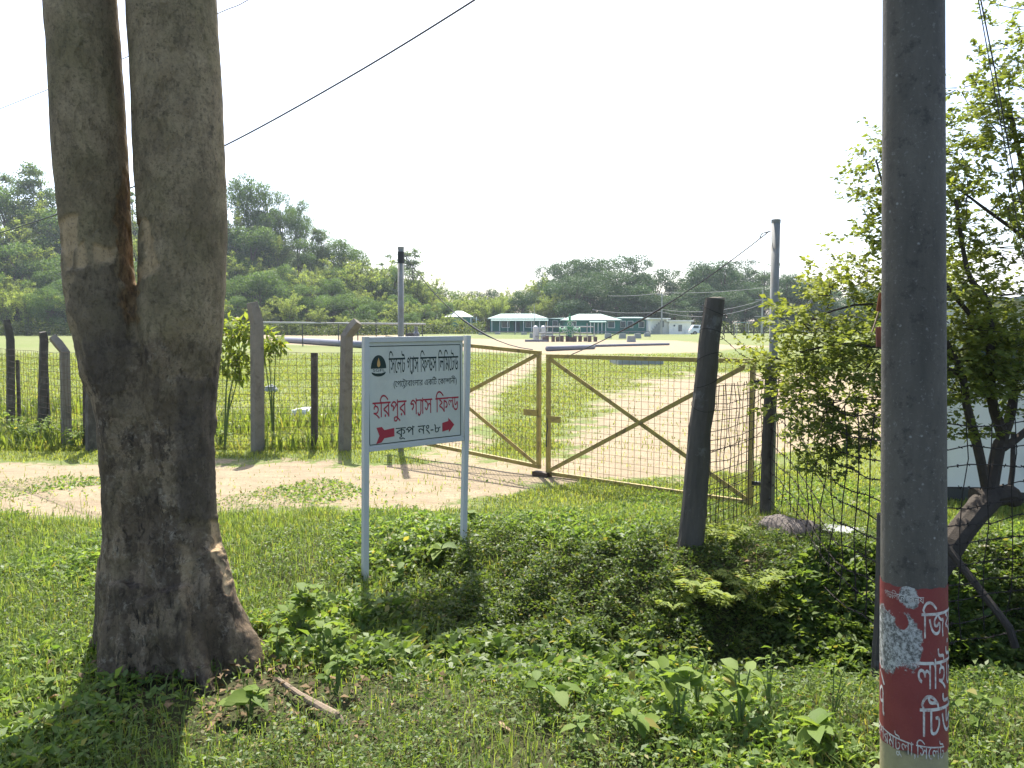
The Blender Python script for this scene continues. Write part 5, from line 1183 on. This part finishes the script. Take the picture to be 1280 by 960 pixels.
# ---------------------------------------------------------------- far buildings
BY = 132.0
def X_(px, Y=BY): return at0(px, Y)
def Z_(py, Y=BY): return P(640, py, Y).z
def hip_roof(mb, x0, x1, y0, y1, ze, zr, ov=.4, hip=1.6, th=.12):
    x0 -= ov; x1 += ov; y0 -= ov; y1 += ov; ym = (y0 + y1) / 2
    v = [(x0,y0,ze),(x1,y0,ze),(x1,y1,ze),(x0,y1,ze),(x0+hip,ym,zr),(x1-hip,ym,zr)]
    v += [(a,b,c-th) for a,b,c in v[:4]]
    mb.add(v, [(0,1,5,4),(2,3,4,5),(1,2,5),(3,0,4),(0,6,7,1),(1,7,8,2),(2,8,9,3),(3,9,6,0),(6,9,8,7)])
def house(name, x0, x1, y0, depth, ze, zr, hip, label, windows=(), doors=(), veranda=None, wallmat='green_wall', ov=.45):
    t = empty(name, ((x0 + x1) / 2, y0, 0), label, 'building')
    MB().box(((x0 + x1) / 2, y0 + depth / 2, ze / 2 - .1), (x1 - x0, depth, ze + .16)).build('wall', M[wallmat], t)
    mb = MB(); hip_roof(mb, x0, x1, y0, y0 + depth, ze, zr, ov, hip); mb.build('roof', M['pale_roof'], t)
    for wx, wz, ww, wh_ in windows:
        f = MB().box((wx, y0 - .03, wz), (ww + .16, .08, wh_ + .16)).build('window', M['white_wall'], t); MB().box((wx, y0 - .08, wz), (ww, .03, wh_)).build('pane', M['window_dark'], f)
    for dx, dw, dh in doors: MB().box((dx, y0 - .04, dh / 2), (dw, .1, dh)).build('door', plain('dark_door', (.03, .07, .07), .6, .3), t)
    if veranda:
        a, b, dep, z0_, z1_, npst = veranda
        v = [(a, y0 + .1, z1_), (b, y0 + .1, z1_), (b, y0 - dep, z0_), (a, y0 - dep, z0_)]; v += [(q[0], q[1], q[2] - .13) for q in v]
        MB().add(v, [(0,1,2,3),(7,6,5,4),(0,4,5,1),(1,5,6,2),(2,6,7,3),(3,7,4,0)]).build('veranda_roof', M['pale_roof'], t)
        for k in range(npst):
            x_ = a + .15 + (b - a - .3) * k / (npst - 1); MB().box((x_, y0 - dep + .15, z0_ / 2 - .08), (.10, .10, z0_ - .05)).build('veranda_post', M['white_wall'], t)
    return t
t = house('green_hut', X_(557.5), X_(589), BY, 4, Z_(396), Z_(388.5), 1.9, 'small green hut with a pale pointed hipped roof, leftmost of the far buildings', windows=[(X_(581), 1.5, .9, .9)], ov=.3)
MB().box((X_(593), BY + 1.2, .95), (X_(596) - X_(589), 2.2, 2.1)).build('lean_to', M['green_wall'], t); MB().add([(X_(588.6), BY - .1, Z_(397)), (X_(597.5), BY - .1, Z_(399)), (X_(597.5), BY + 2.6, Z_(399)), (X_(588.6), BY + 2.6, Z_(397))] + [(X_(588.6), BY - .1, Z_(397) - .1), (X_(597.5), BY - .1, Z_(399) - .1), (X_(597.5), BY + 2.6, Z_(399) - .1), (X_(588.6), BY + 2.6, Z_(397) - .1)], [(0,1,2,3),(7,6,5,4),(0,4,5,1),(1,5,6,2),(2,6,7,3),(3,7,4,0)]).build('lean_to_roof', M['pale_roof'], t)
for px in (557.8, 588.6, 595.5): MB().box((X_(px), BY - .06, 1.4), (.15, .12, 2.9)).build('corner_post', M['white_wall'], t)
house('veranda_house', X_(612), X_(683), BY + 3, 7, Z_(398, BY + 3), Z_(391.8, BY + 3), 2.2, 'long green house with pale tin roof and white veranda posts, right of the small hut', windows=[(X_(632, BY + 3), 1.6, 1.2, 1.0), (X_(662, BY + 3), 1.6, 1.2, 1.0)], doors=[(X_(646, BY + 3), 1.0, 2.0)], veranda=(X_(614, BY + 3), X_(685, BY + 3), 1.9, Z_(400.5, BY + 1), Z_(399, BY + 3), 8))
house('green_shed', X_(686, BY + 5), X_(722, BY + 5), BY + 5, 6, Z_(398, BY + 5), Z_(397.2, BY + 5), 2.5, 'plain green shed between the two houses with verandas', windows=[(X_(694, BY + 5), 1.8, .8, .8)])
house('porch_house', X_(705), X_(772), BY - 2, 8, Z_(400, BY - 2), Z_(392, BY - 2), 3.0, 'green house with a wide pale roof and small front porch behind the wellhead', windows=[(X_(716, BY - 2), 1.6, 1, .9), (X_(764, BY - 2), 1.6, 1, 1)], veranda=(X_(736, BY - 2), X_(757, BY - 2), 1.6, Z_(402.5, BY - 3.6), Z_(401, BY - 2), 5))
house('green_barrack', X_(774), X_(811), BY + 1, 6, Z_(397.5, BY + 1), Z_(396, BY + 1), 1.5, 'low green building joined to the left of the white building', windows=[(X_(780), 1.6, .8, 1.0), (X_(789), 1.6, .8, 1.0), (X_(803), 1.6, .8, 1.0)])
# white building
YB = 128.0
t = empty('white_building', (X_(840, YB), YB, 0), 'small white flat roofed building with a dark window beside the parked car', 'building')
def bx(px0, px1, py0, dep, nm, mat, py1=421, yo=0): 
    a, b, z0_, z1_ = X_(px0, YB), X_(px1, YB), Z_(py1, YB), Z_(py0, YB); z0_ = max(-.1, z0_)
    return MB().box(((a + b) / 2, YB + yo + dep / 2, (z0_ + z1_) / 2), (b - a, dep, z1_ - z0_)).build(nm, mat, t)
bx(814, 836, 399.2, 5, 'stair_block', M['white_wall'], yo=.6); bx(811, 838, 397.6, 6, 'flat_roof', M['white_wall'], 399.1, -.2)
bx(836.2, 864, 402, 6, 'wall', M['white_wall']); bx(832.5, 866, 400.3, 7, 'flat_roof', M['white_wall'], 401.9, -.5)
bx(848, 852.5, 406, .12, 'window', M['window_dark'], 414, -.08); bx(842, 844, 406, .12, 'vent', M['window_dark'], 408, -.08); bx(828, 830.5, 401, .12, 'window', M['window_dark'], 409, .54)
mb = MB(); 
for k in range(7): mb.box((X_(812, YB) + k * .3, YB - .4, .16 + k * .16), (.32, .8, .32 + k * .32))
mb.build('steps', M['concrete'], t)
# car
CY = 122.0; cx0, cx1 = X_(865.5, CY), X_(884, CY); L_ = 3.7; cx = (cx0 + cx1) / 2 + .3
car = empty('parked_car', (cx, CY, 0), 'white car parked beside the white building', 'car')
wp = plain('white_car_paint', (.72, .75, .78), .25, .5, var=.02)
body = [(-1.9,.30),(1.9,.30),(1.92,.62),(1.85,.85),(1.1,.98),(-1.75,1.0),(-1.92,.7)]
cab = [(-1.72,.99),(1.05,.985),(.45,1.50),(-1.35,1.54)]
def cp(pts, y0_, th, nm, mat, par=car, bev=.05):
    return MB().prism(pts, (cx, CY + y0_, 0), (1, 0, 0), (0, 0, 1), (0, 1, 0), th).build(nm, mat, par, bevel=bev)
cp(body, -.8, 1.6, 'body', wp); cp(cab, -.70, 1.40, 'cabin', wp)
for a, b in ((-1.5, -.62), (-.52, .28)):
    f = (1.05 - .45) / .515
    cp([(a + .05, 1.05), (b + (.3 if b > 0 else 0), 1.05), (b, 1.42), (a + .15, 1.42)], -.725, .02, 'side_window', M['window_dark'], bev=0)
MB().add([(cx + 1.02, CY - .6, 1.02), (cx + 1.02, CY + .6, 1.02), (cx + .50, CY + .55, 1.47), (cx + .50, CY - .55, 1.47), (cx + 1.05, CY - .6, 1.03), (cx + 1.05, CY + .6, 1.03), (cx + .53, CY + .55, 1.48), (cx + .53, CY - .55, 1.48)], [(0,1,2,3),(7,6,5,4),(0,4,5,1),(2,6,7,3),(1,5,6,2),(3,7,4,0)]).build('windscreen', M['window_dark'], car)
for dx in (-1.2, 1.2):
    for dy in (-.78, .78):
        w = MB().tube([(cx + dx, CY + dy - .09, .30), (cx + dx, CY + dy + .09, .30)], .31, 18).build('wheel', M['black_metal'], car)
        MB().tube([(cx + dx, CY + dy - .10, .30), (cx + dx, CY + dy + .10, .30)], .17, 14).build('rim', M['steel_pipe'], w)
for dy in (-.6, .6): MB().box((cx + 1.9, CY + dy, .72), (.06, .3, .16)).build('headlight', M['white_wall'], car); MB().box((cx - 1.88, CY + dy, .8), (.06, .2, .22)).build('tail_light', M['sign_red'], car)
# electricity poles and lines
def epole(px, pyt, Y, arms, lab, r_=.14):
    x_ = X_(px, Y); zt = Z_(pyt, Y); t = empty('electricity_pole', (x_, Y, 0), lab, 'electricity pole', 'electricity poles behind the field')
    MB().tube([(x_, Y, -.1), (x_, Y, zt)], [r_, r_ * .7], 8).build('pole', M['pale_pole'], t)
    for z_, w_ in arms: MB().box((x_, Y, zt - z_), (w_, .12, .12)).build('crossarm', M['pale_pole'], t)
    return Vector((x_, Y, zt))
e1 = epole(827, 366, 126, ((.3, 1.4),), 'pale electricity pole rising behind the white building')
e2 = epole(952.5, 362, 126, ((1.6, 2.2), (4.2, 2.4)), 'pale electricity pole left of the right tall gate post', .17)
e3 = epole(1008, 337, 150, (), 'distant pole top showing above the trees left of the utility pole')
e4 = epole(668, 380, 128, (), 'slim dark lamp pole in front of the veranda house', .06)
for a, b, dz, lab in ((e1, Vector((X_(760, 128), 128, e1.z - .4)), .2, 'wire running left from the pole behind the white building'), (e1, e2 + Vector((0, 0, .3)), .3, 'top wire between the two electricity poles'), (e1 - Vector((0, 0, 2.6)), e2 - Vector((0, 0, 1.6)), 1.0, 'middle wire between the two electricity poles'), (e1 - Vector((0, 0, 3.0)), e2 - Vector((0, 0, 2.2)), 1.3, 'lowest wire between the two electricity poles'),
                      (Vector((X_(740, 128), 128, e1.z - 2.6)), e1 - Vector((0, 0, 2.9)), .4, 'low wire over the green building roofs')):
    pts = [a.lerp(b, i / 10) - Vector((0, 0, dz * 4 * (i / 10) * (1 - i / 10))) for i in range(11)]
    tag(MB().tube(pts, .035, 4).build('power_wire', M['pale_pole']), lab, 'wire', 'power wires behind the field')
# open shelter and fence at the far right
t = empty('open_shelter', (X_(927, 120), 120, 0), 'small open shelter with a pale flat roof under the trees left of the electricity pole', 'shelter')
MB().box((X_(927, 120), 120, Z_(403, 120)), (2.0, 1.6, .12)).build('roof', M['pale_roof'], t)
for dx in (-.85, .85):
    for dy in (-.6, .6): MB().box((X_(927, 120) + dx, 120 + dy, .9), (.1, .1, 1.85)).build('post', M['pale_pole'], t)
t = empty('field_fence', (X_(960, 112), 112, 0), 'low dark post and rail fence along the far right edge of the field', 'fence')
for k in range(14): x_ = X_(905 + k * 12.5, 112); MB().box((x_, 112, .6), (.14, .14, 1.35)).build('post', M['dark_bark'], t)
for z_ in (.5, 1.0): MB().bar((X_(905, 112), 112.1, z_), (X_(1068, 112), 112.1, z_), .05).build('rail', M['dark_bark'], t)

# ---------------------------------------------------------------- far trees: every tree a thing, copies share their meshes
def tree_variant(kind, seed):
    """unit tree, height 1, base at 0"""
    r = np.random.RandomState(seed); mb = MB(); Pl, Nl, Cl = [], [], []
    if kind == 'broad':
        tops_ = []; mb.tube([(0,0,-.05),(r.normal(0,.01),0,.2),(r.normal(0,.02),r.normal(0,.02),.55)], [.022,.017,.009], 7)
        lobes = []
        for i in range(16):
            a = r.uniform(0, 6.28); z = r.uniform(.15, .92); rad = .30 * math.sin(math.pi * min(1, (z - .05) / .98)) ** .7
            c = np.array([math.cos(a) * rad * r.uniform(.3, 1.05), math.sin(a) * rad * r.uniform(.3, 1.05), z]); s = r.uniform(.085, .17); lobes.append((c, s, r.uniform(.72, 1.25)))
            mb.tube([(0, 0, max(.12, z - .25)), Vector(c) * .7 + Vector((0, 0, z * .25)), Vector(c)], [.008, .005, .002], 4, False)
        for c, s, b in lobes:
            m = int(42000 * s * s); d = unit(r.normal(0, 1, (m, 3))); rr_ = s * r.uniform(.35, 1.1, (m, 1)) ** .6
            Pl.append(c + d * rr_ * [1.1, 1.1, .8]); Nl.append(d); Cl.append(np.full(m, b) * r.uniform(.75, 1.2, m))
        size = .0165
    elif kind == 'airy':
        mb.tube([(0,0,-.05),(.01,0,.4),(.0,.01,.85)], [.016,.012,.004], 6)
        for i in range(16):
            a = r.uniform(0, 6.28); z = r.uniform(.38, .98); rad = .24 * (1.15 - abs(z - .62))
            c = np.array([math.cos(a) * rad * r.uniform(.2, 1), math.sin(a) * rad * r.uniform(.2, 1), z]); s = r.uniform(.05, .10)
            mb.tube([(0, 0, z - .15), Vector(c)], [.005, .0015], 4, False); m = int(r.uniform(150, 260)); d = unit(r.normal(0, 1, (m, 3)))
            Pl.append(c + d * s * r.uniform(.2, 1.2, (m, 1)) * [1.2, 1.2, .6]); Nl.append(d); Cl.append(np.full(m, r.uniform(.8, 1.2)) * r.uniform(.8, 1.2, m))
        size = .018
    else:                                             # bamboo: arching feathery culms
        for i in range(26):
            a = r.uniform(0, 6.28); H = r.uniform(.7, 1.0); o = r.uniform(.10, .36); b0 = r.normal(0, .035, 2); pts = []
            br_ = r.uniform(.75, 1.25)
            for k in range(9):
                t = k / 8; p = np.array([b0[0] + math.cos(a) * o * t ** 2.2, b0[1] + math.sin(a) * o * t ** 2.2, H * (t - .16 * t ** 4 * o / .2)]); pts.append(p)
                if t > .22:
                    m = int(22 + 26 * t); d = unit(r.normal(0, 1, (m, 3))); Pl.append(p + d * r.uniform(.01, .06, (m, 1)) * (.7 + .5 * math.sin(3 * t))); Nl.append(d * [1, 1, .4] + [0, 0, -.6]); Cl.append(np.full(m, br_) * r.uniform(.8, 1.2, m))
            mb.tube([Vector(p) for p in pts], [.005] * 5 + [.003] * 4, 4, False)
        size = .017
    P_, N_, C_ = np.concatenate(Pl), np.concatenate(Nl), np.concatenate(Cl)
    base = {'broad': ((.045, .095, .03), (.09, .15, .04)), 'airy': ((.05, .095, .03), (.10, .145, .045)), 'bamboo': ((.13, .20, .05), (.24, .29, .085))}[kind]
    t = r.uniform(0, 1, (len(P_), 1)); col = (np.array(base[0]) * (1 - t) + np.array(base[1]) * t) * C_[:, None]
    D = unit(np.cross(N_, r.normal(0, 1, P_.shape)) + N_ * .5)
    L = size * r.uniform(.7, 1.5, len(P_))
    lv = leaf_quads(P_ - D * L[:, None] * .5, D, L, L * .75, col, .2, .8, seed)
    return mb.mesh('trunk'), np_mesh('crown', *lv)
VAR = {k: [tree_variant(k, 500 + 17 * i + j * 100) for i in range(n_)] for j, (k, n_) in enumerate((('broad', 5), ('airy', 3), ('bamboo', 4)))}
for k in VAR:
    for tm, cm in VAR[k]:
        tm.materials.append(M['bark']); cm.materials.append(M['far_foliage'])
BACKLIT = {}  # crown copies with the backlit shade in their colour, for the right treeline
for k in VAR:
    for tm, cm in VAR[k]:
        c2 = cm.copy(); c2.materials.clear(); c2.materials.append(M['backlit_far_foliage']); BACKLIT[cm.name] = c2
tcount = 0
def far_tree(kind, px, pyt, Y, wide=1.0, region=''):
    global tcount
    r = random.Random(int(px * 13 + pyt * 7 + Y)); x_ = X_(px, Y); zb = float(hill_z(np.array([x_]), np.array([Y]))[0]); zt = Z_(pyt, Y); H = max(3.0, zt - zb)
    nm = {'broad': 'broadleaf_tree', 'airy': 'airy_tree', 'bamboo': 'bamboo_clump'}[kind]
    look = {'broad': 'dark green broadleaf tree', 'airy': 'thin tree with airy crown', 'bamboo': 'feathery bamboo clump'}[kind]
    t = empty(nm, (x_, Y, zb), ' '.join((look + ' ' + region).split()[:16]), 'tree' if kind != 'bamboo' else 'bamboo', look + 's ' + region, r.uniform(0, 6.28))
    w = wide * H * r.uniform(.95, 1.2)
    if H < 7: w *= 1.25
    t.scale = (w, w, H)
    tm, cm = VAR[kind][tcount % len(VAR[kind])]; tcount += 1
    if px > 590 and kind != 'bamboo': cm = BACKLIT[cm.name]
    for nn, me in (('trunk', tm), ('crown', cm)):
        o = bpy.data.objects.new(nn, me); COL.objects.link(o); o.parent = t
    return t
skx = [-150, 0, 45, 75, 160, 230, 285, 300, 380, 395, 440, 470, 500, 540, 580, 615, 650, 690, 705, 740, 770, 800, 828, 838, 865, 890, 925, 945, 1000, 1060, 1400]
sky_ = [215, 212, 208, 218, 232, 240, 245, 225, 262, 288, 300, 318, 316, 342, 360, 356, 348, 332, 316, 318, 318, 318, 332, 352, 330, 322, 330, 340, 346, 350, 345]
def skl(px): return float(np.interp(px, skx, sky_))
rt = random.Random(31)
# the crest of the hill
for px, py, Y, kd, w in ((312, 214, 150, 'broad', .62), (338, 228, 150, 'broad', .62), (355, 236, 152, 'broad', .55), (374, 241, 150, 'broad', .50), (330, 250, 147, 'broad', .7), (296, 246, 146, 'bamboo', .9), (392, 284, 148, 'airy', .8), (405, 283, 149, 'broad', .6), (425, 290, 150, 'broad', .9), (447, 303, 150, 'broad', .9), (468, 320, 150, 'bamboo', .8), (485, 318, 150, 'airy', .8), (517, 312, 146, 'airy', .9), (540, 338, 152, 'bamboo', .9), (560, 352, 152, 'broad', 1)):
    far_tree(kd, px, py, Y, w, 'on the hill crest right of the forked tree')
for px, py, Y, kd in ((-30, 222, 150, 'broad'), (5, 213, 152, 'airy'), (30, 208, 152, 'airy'), (58, 206, 150, 'airy'), (82, 222, 150, 'broad'), (15, 230, 146, 'broad'), (50, 232, 146, 'bamboo'), (-60, 225, 150, 'broad'), (120, 235, 148, 'broad'), (170, 235, 150, 'airy'), (168, 248, 147, 'bamboo')):
    far_tree(kd, px, py, Y, .9, 'on the hill crest left of the forked tree')
for row, (Y, f_) in enumerate(((142, .26), (135, .44), (127, .60), (119, .76))):
    px = -80 + row * 9
    while px < 585:
        s0 = skl(px); base_y = 412; py = s0 + (base_y - s0) * f_ * rt.uniform(.86, 1.1)
        k = rt.random(); kd = 'bamboo' if k < .5 else ('broad' if k < .93 else 'airy')
        reg = 'on the wooded slope ' + ('left of the forked tree' if px < 90 else 'behind the forked tree' if px < 285 else 'right of the forked tree' if px < 440 else 'behind the sign board')
        far_tree(kd, px, py, Y + rt.uniform(-2.5, 2.5), rt.uniform(.85, 1.15), reg); px += rt.uniform(24, 36)
# tree line behind the buildings
def line_reg(px):
    for lim, s in ((605, 'behind the small green hut'), (690, 'behind the veranda house'), (775, 'behind the porch house'), (870, 'behind the white building'), (960, 'behind the parked car'), (1100, 'beyond the far right fence'), (1500, 'beyond the white outbuilding')):
        if px < lim: return s
px = 575
while px < 1400:
    py = skl(px) + rt.uniform(-4, 6); kd = 'bamboo' if px < 690 and rt.random() < .75 else ('broad' if rt.random() < .85 else 'airy')
    far_tree(kd, px, py, 165 + rt.uniform(-5, 8), rt.uniform(.75, 1.0), 'on the skyline ' + line_reg(px)); px += rt.uniform(15, 23)
px = 565
while px < 1400:
    s0 = skl(px); py = s0 + (404 - s0) * rt.uniform(.2, .5); kd = 'bamboo' if px < 700 and rt.random() < .6 else 'broad'
    far_tree(kd, px, py, 152 + rt.uniform(-4, 4), rt.uniform(.9, 1.2), 'in the dark wood ' + line_reg(px)); px += rt.uniform(14, 20)
far_tree('airy', 954, 323, 158, .8, 'alone above the wood beside the right gate post'); far_tree('broad', 880, 322, 158, .8, 'standing above the wood behind the parked car'); far_tree('broad', 905, 325, 158, .8, 'standing above the wood behind the parked car')
for px, py in ((985, 340), (1000, 338), (1015, 345)): far_tree('broad', px, py, 150, .8, 'beyond the far right fence, next to the utility pole')
px = 425
while px < 640:
    s0 = skl(px); far_tree('bamboo' if rt.random() < .5 else 'broad', px, s0 + (404 - s0) * rt.uniform(.02, .35), 144 + rt.uniform(-4, 8), rt.uniform(.9, 1.2), 'in the wood behind the left gate post'); px += rt.uniform(9, 14)
# undergrowth at the foot of the wood
r = np.random.RandomState(77); n = 46000; y = 113.5 + r.uniform(0, 1, n) ** 1.3 * 8; x = r.uniform(-120, -4, n); right = r.uniform(0, 1, n) < .45; x[right] = r.uniform(-12, 110, right.sum()); y[right] += 28
hgt = (1.1 + 1.4 * (nz(x, y, .5, 78) * .5 + .5)) * r.uniform(0, 1, n) ** .8
zz = hill_z(x, y) + hgt; L = r.uniform(.2, .42, n); col = greens(n, r, (.03, .05, .015), (.08, .11, .03), .02)
lv = leaf_quads(np.c_[x, y, zz], r.normal(0, 1, (n, 3)), L, L * .7, col, .3, .8, 79)
tag(add_np('undergrowth', np_mesh('undergrowth', *lv), M['far_foliage']), 'dark tangled undergrowth at the foot of the far wood', 'undergrowth', kind='stuff')
